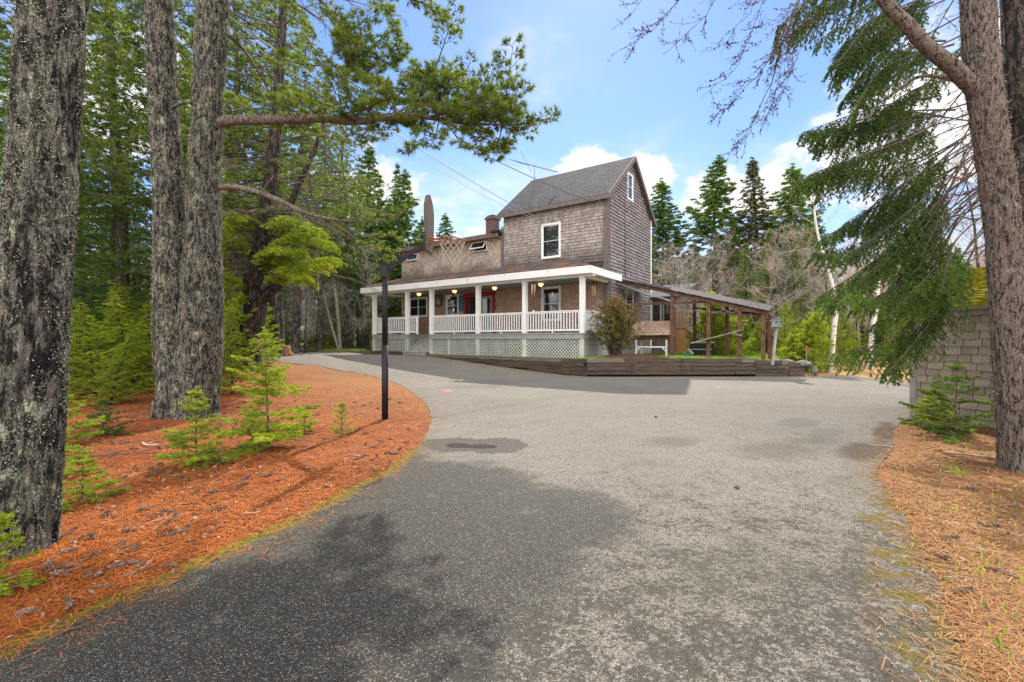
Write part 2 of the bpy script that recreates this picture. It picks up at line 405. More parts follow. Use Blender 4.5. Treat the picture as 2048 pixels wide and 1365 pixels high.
M['sprout'] = foliage('spring_sprouts', (.13, .22, .025), (.33, .44, .07), .45)
M['twig_grey'] = twig_mat('grey_twigs', (.22, .18, .15), (.60, .53, .46))
M['twig_brown'] = twig_mat('brown_twigs', (.24, .17, .12), (.64, .47, .36))
M['twig_dark'] = twig_mat('dark_twigs', (.04, .03, .024), (.12, .09, .07))
M['twig_deadbough'] = twig_mat('dead_boughs', (.06, .042, .032), (.22, .16, .12))
M['twig_warm'] = twig_mat('warm_twigs', (.15, .09, .05), (.34, .24, .15))
M['bud'] = twig_mat('reddish_buds', (.03, .012, .01), (.12, .04, .03))
M['bark_lichen'] = bark('lichened_pine_bark', (.007, .006, .005), (.19, .165, .135), (.54, .56, .40), .66, 1.0, 19, (.60, .57, .40))
M['bark_twin'] = bark('lichened_twin_bark', (.007, .006, .005), (.18, .155, .13), (.52, .54, .38), .62, 1.1, 19, (.56, .52, .32))
M['bark_red'] = bark('scaly_reddish_bark', (.022, .014, .010), (.25, .195, .16), (.42, .38, .33), .35, 2.0, 9, None, .40)
M['bark_dark'] = bark('dark_spruce_bark', (.014, .010, .008), (.10, .072, .06), (.25, .25, .2), .3, .8, 5)
M['bark_grey'] = bark('grey_forest_bark', (.03, .025, .02), (.17, .14, .12), (.3, .3, .25), .3, .6, 3)
m = NT('birch_bark')
s_ = m.noise(5, 5, .6, vec=m.map((1, 1, 6)))
c = m.mix(m.rng(s_, .56, .64), (.62, .56, .50), (.06, .045, .04)); m.col(c); m.rough(.7); M['birch'] = m.m

def cone_mat():
    m = NT('pine_cone_scales'); m.col(m.mix(m.isl(), (.09, .045, .028), (.38, .26, .18))); m.rough(.85); return m.m
M['cone'] = cone_mat()
M['lichen'] = twig_mat('crusty_lichen', (.17, .18, .125), (.46, .46, .33))
M['barkflake'] = twig_mat('loose_bark_flakes', (.05, .035, .028), (.30, .23, .185))
# ------------------------------------------------------------------ ground, driveway, lawn
def poly_dist(pts, poly):
    """signed distance, negative inside"""
    pts = np.asarray(pts, float); poly = np.asarray(poly, float); a = poly; b = np.roll(poly, -1, 0)
    dmin = np.full(len(pts), 1e9); ins = np.zeros(len(pts), bool)
    for p, q in zip(a, b):
        e = q-p; w = pts-p; t = np.clip((w@e)/max(e@e, 1e-9), 0, 1); dmin = np.minimum(dmin, np.linalg.norm(w-t[:, None]*e, axis=1))
        c = ((p[1] > pts[:, 1]) != (q[1] > pts[:, 1]))
        with np.errstate(divide='ignore', invalid='ignore'):
            xx = (q[0]-p[0])*(pts[:, 1]-p[1])/(q[1]-p[1])+p[0]
        ins ^= c & (pts[:, 0] < xx)
    return np.where(ins, -dmin, dmin)
def smooth_poly(pts, n=4, jit=.0, seed=1):
    rnd = random.Random(seed); out = []; N = len(pts)
    for i in range(N):
        p0, p1, p2, p3 = [Vector(pts[(i+k) % N][:2]) for k in (-1, 0, 1, 2)]
        for j in range(n):
            t = j/n
            q = .5*((2*p1)+(p2-p0)*t+(2*p0-5*p1+4*p2-p3)*t*t+(3*p1-p0-3*p2+p3)*t*t*t)
            out.append((q.x+rnd.uniform(-jit, jit), q.y+rnd.uniform(-jit, jit)))
    return out
left_px = [(400,1130),(560,1060),(700,985),(780,945),(830,900),(856,862),(860,825),(835,795),(790,767),(720,747),(640,734),(560,723),(512,714)]
right_px = [(1823,812),(1821,835),(1790,857),(1784,899),(1754,945),(1781,999),(1803,1027),(1836,1093),(1864,1145),(1893,1211),(1900,1263),(1932,1334)]
L = [(-4.2,-3.0),(-3.3,0.2),(-2.75,1.3),(-2.38,2.11)]+[tuple(G(*p)[:2]) for p in left_px]
far = [tuple(G(500,707)[:2]), (-14.6, 27.3), (-8.6, 26.0), tuple(HW(-10.4,-.55)[:2]), tuple(HW(-8.7,-.55)[:2]), (2.83,17.42), (11.5,17.75), (13.5,18.0), (13.4,15.0), (12.0,12.5), (9.2, 10.2)]
Rr = [tuple(G(*p)[:2]) for p in right_px]+[(1.95,1.5),(1.9,.5),(2.3,-3.0)]
drive_poly = L+far+Rr
rr = random.Random(5)
fine = []
N = len(drive_poly)
for i in range(N):     # subdivide with a slightly ragged edge
    a = Vector(drive_poly[i]); b = Vector(drive_poly[(i+1) % N]); n = max(1, int((b-a).length/.18))
    p0 = Vector(drive_poly[i-1]); p3 = Vector(drive_poly[(i+2) % N])
    for j in range(n):
        t = j/n
        q = a.lerp(b, t)
        if i < len(L)-1 or i > len(L)+len(far)-1:
            q = .5*((2*a)+(b-p0)*t+(2*p0-5*a+4*b-p3)*t*t+(3*a-p0-3*b+p3)*t*t*t)
            w = (.035 if q.x < 0 else .085)*noise.noise(Vector((q.x*3, q.y*3, 3)))+.02*noise.noise(Vector((q.x*9, q.y*9, 3)))
            q = q+Vector((w, w*.6))
        fine.append((q.x, q.y))
drive_fine = np.array(fine)
def drive_dist(pts): return poly_dist(pts, drive_fine)

def axis(a, b, c, d, s0, s1):
    """fine spacing s0 between b and c, growing out to a and d"""
    xs = list(np.arange(b, c, s0)); s = s0; x = xs[-1]
    while x < d: s = min(s*1.09, s1); x += s; xs.append(x)
    s = s0; x = b; lo = []
    while x > a: s = min(s*1.09, s1); x -= s; lo.append(x)
    return np.array(lo[::-1]+xs)
xs = axis(-160, -8, 8, 160, .085, 8); ys = axis(-20, .5, 11.5, 240, .085, 8)
gx, gy = np.meshgrid(xs, ys); pts = np.stack([gx.ravel(), gy.ravel()], 1)
dd = drive_dist(pts)
hz = np.array([H0(x, y) for x, y in pts])
lump = np.array([noise.noise(Vector((x*.6, y*.6, 0)))*.05+noise.noise(Vector((x*2.3, y*2.3, 4)))*.022+noise.noise(Vector((x*9, y*9, 4)))*.009 for x, y in pts])
outk = np.clip(dd/.45, 0, 1); lip = np.clip(dd/.10, 0, 1)*.022
hz = np.where(dd > 0, hz+lip+.02*outk+lump*outk*.9, hz-.03*np.clip(-dd/.06, 0, 1))
ZG = {}
nx, ny = len(xs), len(ys)
hgrid = hz.reshape(ny, nx)
def GZ(x, y):
    """height of the ground sheet as built"""
    i = int(np.clip(np.searchsorted(xs, x)-1, 0, nx-2)); j = int(np.clip(np.searchsorted(ys, y)-1, 0, ny-2))
    u = (x-xs[i])/(xs[i+1]-xs[i]); v = (y-ys[j])/(ys[j+1]-ys[j]); u = min(1, max(0, u)); v = min(1, max(0, v))
    return float(hgrid[j, i]*(1-u)*(1-v)+hgrid[j, i+1]*u*(1-v)+hgrid[j+1, i]*(1-u)*v+hgrid[j+1, i+1]*u*v)
me = bpy.data.meshes.new('ground'); me.vertices.add(nx*ny)
me.vertices.foreach_set('co', np.column_stack([pts, hz]).astype(np.float32).ravel())
k = (np.arange(ny-1)[:, None]*nx+np.arange(nx-1)[None, :]).ravel()
q = np.stack([k, k+1, k+nx+1, k+nx], 1).astype(np.int32)
me.loops.add(q.size); me.loops.foreach_set('vertex_index', q.ravel()); me.polygons.add(len(q))
me.polygons.foreach_set('loop_start', np.arange(0, q.size, 4, dtype=np.int32)); me.update(calc_edges=True)
me.polygons.foreach_set('use_smooth', [True]*len(q))
def vattr(me, name, vals):
    a = me.attributes.new(name, 'FLOAT', 'POINT'); a.data.foreach_set('value', np.asarray(vals, np.float32))
vattr(me, 'edge', dd)
x_, y_ = pts[:, 0], pts[:, 1]
S = lambda a, b, v: (lambda t: t*t*(3-2*t))(np.clip((v-a)/(b-a), 0, 1))
straw = np.maximum(S(7.0, 10.5, y_)*(1-S(1.5, 4.5, np.abs(dd)))*(x_ < 0)*.32, S(1, 3, x_)*(1-S(9, 9.5, y_))*.35)
straw = np.maximum(straw, S(15, 17, y_)*S(9, 11, x_)*(1-S(24, 28, y_)))
forest = np.maximum(S(15, 21, y_), 0)*(1-np.clip(straw, 0, 1))
vattr(me, 'straw', straw); vattr(me, 'forest', forest)

m = NT('pine_needle_ground')
big = m.noise(1.3, 5, .6); fine_ = m.noise(16, 6, .75, dist=1.5); st = m.noise(38, 4, .7, vec=m.map((1, .25, 1), rot=(0, 0, .5)), dist=2)
c = m.mix(m.rng(fine_, .34, .66), (.11, .022, .005), (.40, .10, .018))
c = m.mix(m.rng(st, .45, .7, 0, .7), c, (.50, .19, .06))
c = m.mix(m.rng(big, .42, .62, 0, .75), c, m.mix(m.rng(fine_, .35, .65), (.05, .022, .012), (.24, .09, .04)))
sc_ = m.mix(m.rng(st, .3, .7), (.22, .11, .045), (.58, .36, .15))
c = m.mix(m.attr('straw'), c, sc_)
fc = m.mix(m.rng(fine_, .35, .65), (.045, .030, .016), (.19, .12, .06)); fc = m.mix(m.rng(m.noise(.5, 5, .7), .48, .6), fc, (.09, .12, .02))
c = m.mix(m.attr('forest'), c, fc)
mo = m.math('ADD', m.noise(2.0, 6, .75), m.math('MULTIPLY', m.rng(m.attr('edge'), 0, .25, 1, 0), .10))
sy_ = m.n('ShaderNodeSeparateXYZ'); m.set(sy_.inputs[0], m.obj)
lft = m.math('MULTIPLY', m.rng(sy_.outputs[0], 0, -.3), m.rng(sy_.outputs[1], 6.3, 5.6))
mo = m.math('ADD', mo, m.math('MULTIPLY', m.math('MULTIPLY', m.rng(m.attr('edge'), .02, .09, 1, 0), lft), .22))
c = m.mix(m.rng(mo, .62, .68, 0, .95, True), c, m.mix(m.rng(fine_, .4, .6), (.09, .075, .008), (.30, .23, .018)))
m.col(c); m.rough(.95); m.bump(m.math('ADD', fine_, m.math('MULTIPLY', st, .6)), .03, 1); M['ground'] = m.m
tag(link('ground', me, M['ground']), kind='structure')

# driveway sheet
bp = drive_fine; inner = []
for s_, y0, y1 in ((.11, -3, 8), (.3, 8, 20), (.55, 20, 34)):
    g1, g2 = np.meshgrid(np.arange(-22, 15, s_), np.arange(y0, y1, s_)); pp = np.stack([g1.ravel(), g2.ravel()], 1)
    pp = pp+np.random.default_rng(3).uniform(-.2, .2, pp.shape)*s_
    inner.append(pp[poly_dist(pp, bp) < -s_*.45])
allp = np.concatenate([bp]+inner)
nb = len(bp)
r_ = delaunay_2d_cdt([Vector(p) for p in allp], [(i, (i+1) % nb) for i in range(nb)], [], 1, 1e-5)
vv = r_[0]; v3 = [(v.x, v.y, H0(v.x, v.y)+.008) for v in vv]
me = bpy.data.meshes.new('driveway'); me.from_pydata(v3, [], r_[2]); me.update(); me.polygons.foreach_set('use_smooth', [True]*len(me.polygons))
va = np.array(v3); ed = -drive_dist(va[:, :2]); vattr(me, 'edge', ed)
def gp(l): return [tuple(G(*p)[:2]) for p in l]
dark_patch_poly = [(-4.4,-3),(-3.4,.2),(-2.5,2.1)]+gp([(400,1125),(700,980),(780,940),(826,908),(880,922),(985,930),(1080,966),(1170,992),(1250,1030),(1243,1062),(1205,1095),(1165,1150),(1060,1225),(960,1290)])+[(-.25,1.9),(-.5,1.2),(-.3,-3)]  # outline of the darker asphalt patch at the lower left
vattr(me, 'dark_patch', poly_dist(va[:, :2], np.array(smooth_poly(dark_patch_poly))))
def ell(px, py, wx, wy):
    c = G(px, py); e = G(px+wx, py); t = G(px, py-wy); b = G(px, py+wy)
    rx = abs(e.x-c.x); ry = (t.y-b.y)/2; cy = (t.y+b.y)/2
    return 1-np.sqrt(((va[:, 0]-c.x-(va[:, 1]-cy)*c.x/c.y)/rx)**2+((va[:, 1]-cy)/ry)**2)
stain = np.maximum.reduce([ell(905, 892, 68, 15), ell(990, 893, 66, 17), ell(950, 893, 110, 14)])
vattr(me, 'puddle', stain)
vattr(me, 'wet', np.maximum(ell(915, 893, 26, 5.5), ell(965, 895, 30, 5)))
vattr(me, 'olive', np.maximum.reduce([ell(1560, 905, 120, 26), ell(1345, 885, 75, 14), ell(1500, 1180, 330, 120)*.5, ell(1640, 885, 90, 20)*.7]))
vattr(me, 'silt', np.maximum.reduce([ell(1600, 847, 50, 11), ell(1655, 868, 40, 10)]))
vattr(me, 'dirt', np.maximum.reduce([ell(1745, 905, 75, 22), ell(1790, 870, 30, 30)]))

m = NT('old_asphalt')
vd = m.vor(150, out='Distance'); n = m.n('ShaderNodeTexVoronoi'); n.inputs['Scale'].default_value = 150; m.set(n.inputs['Vector'], m.obj)
sp = m.n('ShaderNodeSeparateColor'); m.set(sp.inputs[0], n.outputs['Color']); rnd_ = sp.outputs[0]
sp2 = sp.outputs[1]
big = m.noise(.55, 6, .6); mid = m.noise(3.5, 6, .7); grit = m.noise(60, 4, .7); grit2 = m.noise(24, 5, .75)
n8 = m.noise(1.8, 7, .75)
sx0 = m.n('ShaderNodeSeparateXYZ'); m.set(sx0.inputs[0], m.obj); sxy = sx0.outputs[1]
pitk = m.rng(sxy, 5.5, 2.2, 0, .10)
base = m.mix(m.rng(big, .3, .7), (.265, .232, .185), (.355, .315, .255))
dry = m.mix(m.rng(rnd_, .05, .75), (.10, .088, .066), base); dry = m.mix(m.rng(rnd_, .86, .95, 0, .7), dry, (.52, .48, .42))
jn = m.rng(m.vor(78, feature='DISTANCE_TO_EDGE'), 0, .13, 1, 0)
jn = m.math('MULTIPLY', jn, m.math('MULTIPLY', m.rng(mid, .36, .62, .25, 1), m.rng(sxy, 7.5, 2.6, .15, 1)))
dry = m.mix(m.math('MULTIPLY', jn, .8), dry, (.05, .042, .03))
# pitted gaps between the stones, gathered in blotches
grit3 = m.noise(42, 6, .8)
pit = m.rng(m.math('ADD', m.math('ADD', m.math('ADD', m.math('MULTIPLY', grit2, .45), m.math('MULTIPLY', grit3, .55)), pitk), m.math('MULTIPLY', m.rng(mid, .35, .65), .12)), .635, .66, 0, 1, True)
dry = m.mix(m.math('MULTIPLY', pit, .75), dry, (.045, .04, .03))
dark_patch_c = m.mix(m.rng(rnd_, 0, 1), (.024, .021, .016), (.078, .070, .055)); dark_patch_c = m.mix(m.rng(rnd_, .86, .95, 0, .85), dark_patch_c, (.27, .245, .20)); dark_patch_c = m.mix(m.rng(sp2, .975, .985), dark_patch_c, (.20, .09, .055))  # darker asphalt tone inside that patch, with pale and reddish specks
dk = m.math('ADD', m.attr('dark_patch'), m.math('ADD', m.math('MULTIPLY', m.math('SUBTRACT', n8, .5), 1.1), m.math('MULTIPLY', m.math('SUBTRACT', grit2, .5), .7)))
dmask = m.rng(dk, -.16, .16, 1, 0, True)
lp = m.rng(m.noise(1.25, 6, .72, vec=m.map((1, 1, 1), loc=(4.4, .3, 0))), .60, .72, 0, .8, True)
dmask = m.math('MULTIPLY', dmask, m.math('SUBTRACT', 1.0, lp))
c = m.mix(dmask, dry, dark_patch_c)
wob = m.math('MULTIPLY', m.math('SUBTRACT', mid, .5), .9)
def blot(a, k0, k1): return m.rng(m.math('ADD', m.attr(a), wob), k0, k1, 0, 1, True)
c = m.mix(m.math('MULTIPLY', blot('olive', -.05, .75), .6), c, m.mix(rnd_, (.05, .05, .03), (.17, .16, .11)))
c = m.mix(m.math('MULTIPLY', blot('dirt', -.1, .5), .85), c, (.085, .055, .038))
wob = m.math('ADD', m.math('MULTIPLY', m.math('SUBTRACT', mid, .5), .9), m.math('MULTIPLY', m.math('SUBTRACT', grit2, .5), .35))
c = m.mix(m.math('MULTIPLY', blot('puddle', 0, .10), .82), c, m.mix(rnd_, (.045, .038, .033), (.13, .115, .10)))
c = m.mix(m.math('MULTIPLY', blot('wet', 0, .08), .9), c, (.028, .020, .014))
c = m.mix(m.math('MULTIPLY', blot('silt', 0, .2), .6), c, (.15, .145, .135))
mossv = m.math('ADD', m.attr('edge'), m.math('MULTIPLY', m.math('SUBTRACT', n8, .5), -.35))
mossm = m.rng(m.math('ADD', mossv, m.math('MULTIPLY', m.math('SUBTRACT', grit2, .5), .09)), .025, .10, 1, 0, True)
sx = m.n('ShaderNodeSeparateXYZ'); m.set(sx.inputs[0], m.obj)
rightside = m.rng(sx.outputs[0], 0, .6); nearY = m.rng(sx.outputs[1], 6.0, 6.8, 1, 0)
patch = m.rng(m.noise(1.7, 3, .5), .50, .60)
mossm = m.math('MULTIPLY', mossm, m.math('MULTIPLY', nearY, m.math('ADD', m.math('SUBTRACT', 1.0, rightside), m.math('MULTIPLY', patch, rightside))))
band = m.math('MULTIPLY', m.rng(m.attr('edge'), .38, .22), m.math('MULTIPLY', rightside, m.rng(sx.outputs[1], 4.6, 4.2)))
mossm = m.math('MAXIMUM', mossm, m.math('MULTIPLY', band, m.rng(m.math('ADD', m.noise(2.6, 5, .65, vec=m.map((1, 1.5, 1), loc=(2.2, 5.1, 0))), m.math('MULTIPLY', m.math('SUBTRACT', grit2, .5), .35)), .50, .56, 0, .9, True)))
mc = m.mix(m.rng(grit, .35, .65), (.075, .058, .007), (.26, .19, .014))
c = m.mix(mossm, c, mc)
gm = m.math('MULTIPLY', m.rng(m.math('ADD', mossv, 0), .05, .5, .5, 0), m.rng(grit2, .45, .6)); c = m.mix(m.math('MULTIPLY', gm, nearY), c, (.09, .085, .03))
c = m.mix(m.math('MULTIPLY', m.rng(m.attr('edge'), 0, .5, .5, 0), m.rng(m.noise(4, 6, .7), .5, .6)), c, (.20, .09, .04))
m.col(c); m.rough(m.mix(dmask, (.85, .85, .85), (.62, .62, .62)))
m.bump(m.math('SUBTRACT', m.math('MULTIPLY', grit, .6), m.math('MULTIPLY', vd, .9)), .012, 1)
M['asphalt'] = m.m
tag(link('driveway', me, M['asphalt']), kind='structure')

# lawn sheet, retained by the timbers
lawn_poly = [(-22,29.5),(-14.6,27.6),(-8.6,26.35),tuple(HW(-10.5,-.25)[:2]),tuple(HW(-10.4,1.4)[:2]),tuple(HW(-8.7,1.4)[:2]),tuple(HW(-8.6,-.2)[:2]),(2.95,17.62),(11.0,17.75),(11.6,18.6),(13.4,22),(15,27),(15,35),(0,39),(-14,39),(-24,36)]
def LZ(x, y): return .665+.19*math.exp(-(((x-4.9)/1.5)**2+((y-18.7)/.75)**2))+.02*noise.noise(Vector((x*1.2, y*1.2, 1)))-.16*ss(9.5, 11.2, x)*ss(20.5, 18, y)
bpl = []
for i in range(len(lawn_poly)):
    a = Vector(lawn_poly[i]); b = Vector(lawn_poly[(i+1) % len(lawn_poly)]); n = max(1, int((b-a).length/.5))
    bpl += [tuple(a.lerp(b, j/n)) for j in range(n)]
g1, g2 = np.meshgrid(np.arange(-24, 16, .4), np.arange(16, 40, .4)); pp = np.stack([g1.ravel(), g2.ravel()], 1); pp = pp[poly_dist(pp, bpl) < -.2]
nb = len(bpl)
r_ = delaunay_2d_cdt([Vector(p) for p in bpl]+[Vector(p) for p in pp], [(i, (i+1) % nb) for i in range(nb)], [], 1, 1e-5)
lv = [(v.x, v.y, LZ(v.x, v.y)) for v in r_[0]]; n0 = len(lv)
# a skirt closes the edge of the sheet
lf = [tuple(f) for f in r_[2]]
cnt = {}
for f in lf:
    for a, b in zip(f, f[1:]+f[:1]): cnt[(a, b)] = 1
be = [(a, b) for (a, b) in cnt if (b, a) not in cnt]; lv += [(x, y, z-.5) for x, y, z in lv[:n0]]
lf += [(b, a, a+n0, b+n0) for a, b in be]
me = bpy.data.meshes.new('lawn'); me.from_pydata(lv, [], lf); me.update(); me.polygons.foreach_set('use_smooth', [True]*len(me.polygons))
la = np.array(lv); vattr(me, 'mulch', np.exp(-(((la[:, 0]-4.9)/1.5)**2+((la[:, 1]-18.55)/.8)**2))+.6*np.exp(-((la[:, 1]-17.7)/.35)**2)*(la[:, 0] > 2))
m = NT('lawn'); g = m.noise(9, 6, .7); c = m.mix(m.rng(g, .3, .7), (.10, .17, .02), (.26, .36, .045))
c = m.mix(m.rng(m.noise(1.1, 5, .7), .5, .66), c, (.28, .22, .09))
c = m.mix(m.rng(m.math('ADD', m.attr('mulch'), m.math('MULTIPLY', m.math('SUBTRACT', g, .5), .8)), .35, .6), c, m.mix(m.rng(g, .3, .7), (.05, .025, .012), (.16, .08, .04)))
m.col(c); m.rough(.95); m.bump(g, .05, 1); M['lawn'] = m.m
tag(link('lawn', me, M['lawn']), kind='structure')

# timber retaining walls --------------------------------------------------
def timber_wall(name, label, path, tops, rows, h=.155, seed=1, rows_at=None):
    """path: front line of the wall; courses of squared timbers laid with staggered joints"""
    rnd = random.Random(seed); t = thing(name, label, 'wall', (path[0][0], path[0][1], 0))
    inv = Matrix.Translation(-t.location)
    for si in range(len(path)-1):
        a = Vector((*path[si], 0)); b = Vector((*path[si+1], 0)); Ls = (b-a).length; u = (b-a)/Ls; nrm_ = Vector((u.y, -u.x, 0))
        for r in range(rows):
            s = 0 if r % 2 else -rnd.uniform(0, 1.2)
            while s < Ls:
                l = rnd.uniform(1.7, 2.7); s0 = max(0, s); s1 = min(Ls, s+l)
                if s1-s0 > .12:
                    f0 = f1 = tops(a+u*(s0+s1)/2)
                    z0 = f0-h*(r+1); z1 = f1-h*(r+1)
                    if rows_at is None or r < rows_at(a+u*(s0+s1)/2):
                        if z0+h > H0((a+u*s0).x, (a+u*s0).y)-.05:
                            mb = MB(); off = rnd.uniform(-.03, .03); g = .008; nseg = 6; prev = None; w = .17
                            ws = [rnd.uniform(-.007, .007) for _ in range(nseg*4+4)]
                            vs = []; k = 0
                            for i in range(nseg+1):
                                q = i/nseg; c = a+u*(s0+g+(s1-s0-2*g)*q); zz = z0+(z1-z0)*q
                                for (o, dz) in ((off, .006), (off, h-.006), (off-w, h-.006), (off-w, .006)):
                                    p = c+nrm_*(o+ws[k % len(ws)])+Vector((0, 0, zz+dz+ws[(k*7) % len(ws)])); vs.append(inv @ p); k += 1
                            fs = [(i*4+j, i*4+(j+1) % 4, i*4+4+(j+1) % 4, i*4+4+j) for i in range(nseg) for j in range(4)]+[(3, 2, 1, 0), (nseg*4, nseg*4+1, nseg*4+2, nseg*4+3)]
                            mb.add(vs, fs)
                            mb.build('timber', M['timber_pale'] if (r == 0 and rnd.random() < .6) else M['timber'], t)
                s += l
    return t
wallA = [tuple(HW(-8.65, -.42)[:2]), (2.83, 17.42)]
timber_wall('retaining_wall', 'dark stacked timber retaining wall along the lattice below the porch', wallA, lambda p: .70, 5, seed=2)
timber_wall('retaining_wall', 'dark stacked timber retaining wall bordering the raised lawn under the pergola', [(2.86, 17.45), (9.4, 17.56), (10.7, 17.59), (11.35, 17.62)], lambda p: .71 if p.x < 9.4 else (.62 if p.x < 10.7 else .53), 4, seed=7).name
timber_wall('timber_edging', 'low railroad tie edging between driveway and lawn left of the porch', [(-14.8, 27.35), (-8.7, 26.1), tuple(HW(-10.55, -.45)[:2])], lambda p: .80, 2, seed=9)

# ------------------------------------------------------------------ house
house = thing('shingled_house', 'weathered cedar shingled house with tall gabled block and long white porch', 'house', HO, HA)
def hpart(name, mb, mat, parent=None): return mb.build(name, mat, parent or house)
def rect_in(a, b, rects):
    return any(r[0] < a < r[1] and r[2] < b < r[3] for r in rects)
def shingles(mp, a0, a1, b0, b1, rowh, w0, w1, seed, holes=(), clip=None, t=.034, lift=.0):
    """overlapping shingles on a wall or roof plane; mp(a, b, off) -> point"""
    rnd = random.Random(seed); mb = MB(); nr = int(math.ceil((b1-b0)/rowh))
    for r in range(nr):
        b = b0+r*rowh; a = a0-rnd.random()*w1; wav = rnd.uniform(-.004, .004)
        while a < a1:
            w = rnd.uniform(w0, w1); x0 = max(a+.006, a0); x1 = min(a+w-.006, a1); a += w
            if x1-x0 < .015: continue
            xm = (x0+x1)/2; bt = min(b+rowh*1.12, b1+.01); d = rnd.uniform(-.008, .008)*rowh/.13+wav; bb = b+d
            if rect_in(xm, b+rowh*.5, holes): continue
            if clip and not clip(xm, b+rowh*.35): continue
            o = t*rnd.uniform(.75, 1.25)+lift
            vs = [mp(x0, bb, o), mp(x1, bb, o), mp(x1, bt, .003+lift), mp(x0, bt, .003+lift), mp(x0, bb, -.002), mp(x1, bb, -.002)]
            mb.add(vs, [(0, 1, 2, 3), (4, 5, 1, 0), (4, 0, 3), (5, 2, 1)])
    return mb
TW, TD, TZ, RZ = 5.8, 6.3, 8.2, 10.75   # tall block: width, depth, eave and ridge heights
# wall cores
mb = MB(); mb.box(-TW, -.02, 2.5, 2.5+TD, .5, TZ-.02)
mb.add([(-.02, 2.5, TZ-.02), (-.02, 2.5+TD, TZ-.02), (-.02, 2.5+TD/2, RZ-.12), (-TW, 2.5, TZ-.02), (-TW, 2.5+TD, TZ-.02), (-TW, 2.5+TD/2, RZ-.12)], [(0, 1, 2), (3, 5, 4), (0, 2, 5, 3), (1, 4, 5, 2)])
hpart('wall_core', mb, M['gap'])
mb = MB(); mb.box(-13.7, -TW-.01, 2.52, 9.2, .5, 6.98); hpart('wall_core', mb, M['gap'])
front = lambda a, b, o: (a, 2.5-o, b)
win_up = (-3.46, -2.36, 5.45, 7.18); win_lo = (-3.46, -2.36, 2.35, 4.06)
awn1 = (-13.12, -12.18, 6.26, 6.72); awn2 = (-7.95, -6.9, 6.28, 6.82)
door_r = (-8.5, -6.38, 1.72, 4.02); win_m = (-9.93, -8.95, 2.78, 4.02); win_d = (-13.0, -11.42, 2.80, 4.0)
hpart('wall', shingles(front, -TW, 0, 5.06, TZ-.12, .15, .10, .19, 11, [win_up]), M['sh_tower'])
hpart('wall', shingles(front, -13.7, -TW-.1, 5.1, 6.96, .14, .10, .18, 12, [awn1, awn2]), M['sh_low'])
hpart('wall', shingles(front, -13.7, 0, 1.72, 4.75, .135, .1, .2, 13, [win_lo, door_r, win_m, win_d]), M['sh_porch'])
side = lambda a, b, o: (o-.02, 2.5+a, b)
def gclip(a, b): return b < TZ-.05+(RZ-TZ)*(1-abs(a-TD/2)/(TD/2))-.12
win_at = (2.62, 3.42, 8.55, 9.95); win_sd = (2.35, 3.5, 2.85, 3.98)
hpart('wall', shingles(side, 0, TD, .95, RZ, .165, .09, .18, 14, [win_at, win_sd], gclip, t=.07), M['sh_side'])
lside = lambda a, b, o: (-13.7-o, 9.2-a, b)
hpart('wall', shingles(lside, 0, 6.7, .8, 6.9, .14, .1, .2, 15), M['sh_low'])
mb = MB(); mb.box(-.03, .05, 2.5, 2.5+TD, .5, .95); hpart('foundation', mb, plain('pale_foundation', (.42, .41, .38), .8))
# corner boards and eave trim
for b_ in ((-.13, .045, 2.44, 2.5, 1.72, TZ-.1), (.03, .075, 2.503, 2.62, .9, TZ-.05), (-TW-.13, -TW+.02, 2.42, 2.50, 4.8, 7.2)):
    mb = MB(); mb.box(*b_); hpart('corner_board', mb, M['trimgrey'])
mb = MB(); mb.box(.025, .07, 2.5+TD-.1, 2.5+TD+.02, .9, TZ); hpart('corner_board', mb, M['white'])
# tall block roof
def roof_face(sgn):
    y0 = 2.5-.28 if sgn > 0 else 2.5+TD+.28; ym = 2.5+TD/2; ze = TZ-.28*(RZ-TZ)/(TD/2); sl = Vector((0, ym-y0, RZ-ze)); Ls = sl.length; u = sl/Ls
    n = Vector((0, -u.z, u.y)) if sgn > 0 else Vector((0, u.z, u.y))
    return y0, ze, Ls, u, n
mb = MB()
for sg in (1, -1):
    y0, ze, Ls, u, n = roof_face(sg); o = Vector((0, y0, ze))
    a = Vector((-TW-.18, 0, 0)); b = Vector((.24, 0, 0))
    vs = [a+o, b+o, b+o+u*Ls, a+o+u*Ls]; vs += [v+n*.07 for v in vs]
    mb.add(vs, [(0, 3, 2, 1), (4, 5, 6, 7), (0, 1, 5, 4), (1, 2, 6, 5), (2, 3, 7, 6), (3, 0, 4, 7)] if sg > 0 else [(0, 1, 2, 3), (7, 6, 5, 4), (4, 5, 1, 0), (5, 6, 2, 1), (6, 7, 3, 2), (7, 4, 0, 3)])
roof_core = hpart('roof', mb, M['trimgrey'])
y0, ze, Ls, u, n = roof_face(1)
rmap = lambda a, b, o: Vector((a, y0, ze))+u*b+n*(.073+o)
shingles(rmap, -TW-.2, .26, 0, Ls, .145, .22, .34, 21, t=.008).build('roof_shingles', M['sh_roof'], roof_core)
mb = MB()
mb.box(-TW-.22, .27, 2.5-.32, 2.5-.285, ze-.16, ze+.05); mb.box(-TW-.18, .2, 2.5-.28, 2.5, ze-.05, ze-.02)
hpart('fascia', mb, M['trimgrey'])
mb = MB()
for sg in (1, -1):
    y0_, ze_, Ls_, u_, n_2 = roof_face(sg)
    mb.bar(Vector((.245, y0_, ze_))+n_2*.0-Vector((0, 0, .02)), Vector((.245, y0_, ze_))+u_*Ls_-Vector((0, 0, .02)), .045, .2, up=n_2)
hpart('rake_board', mb, M['trimgrey'])
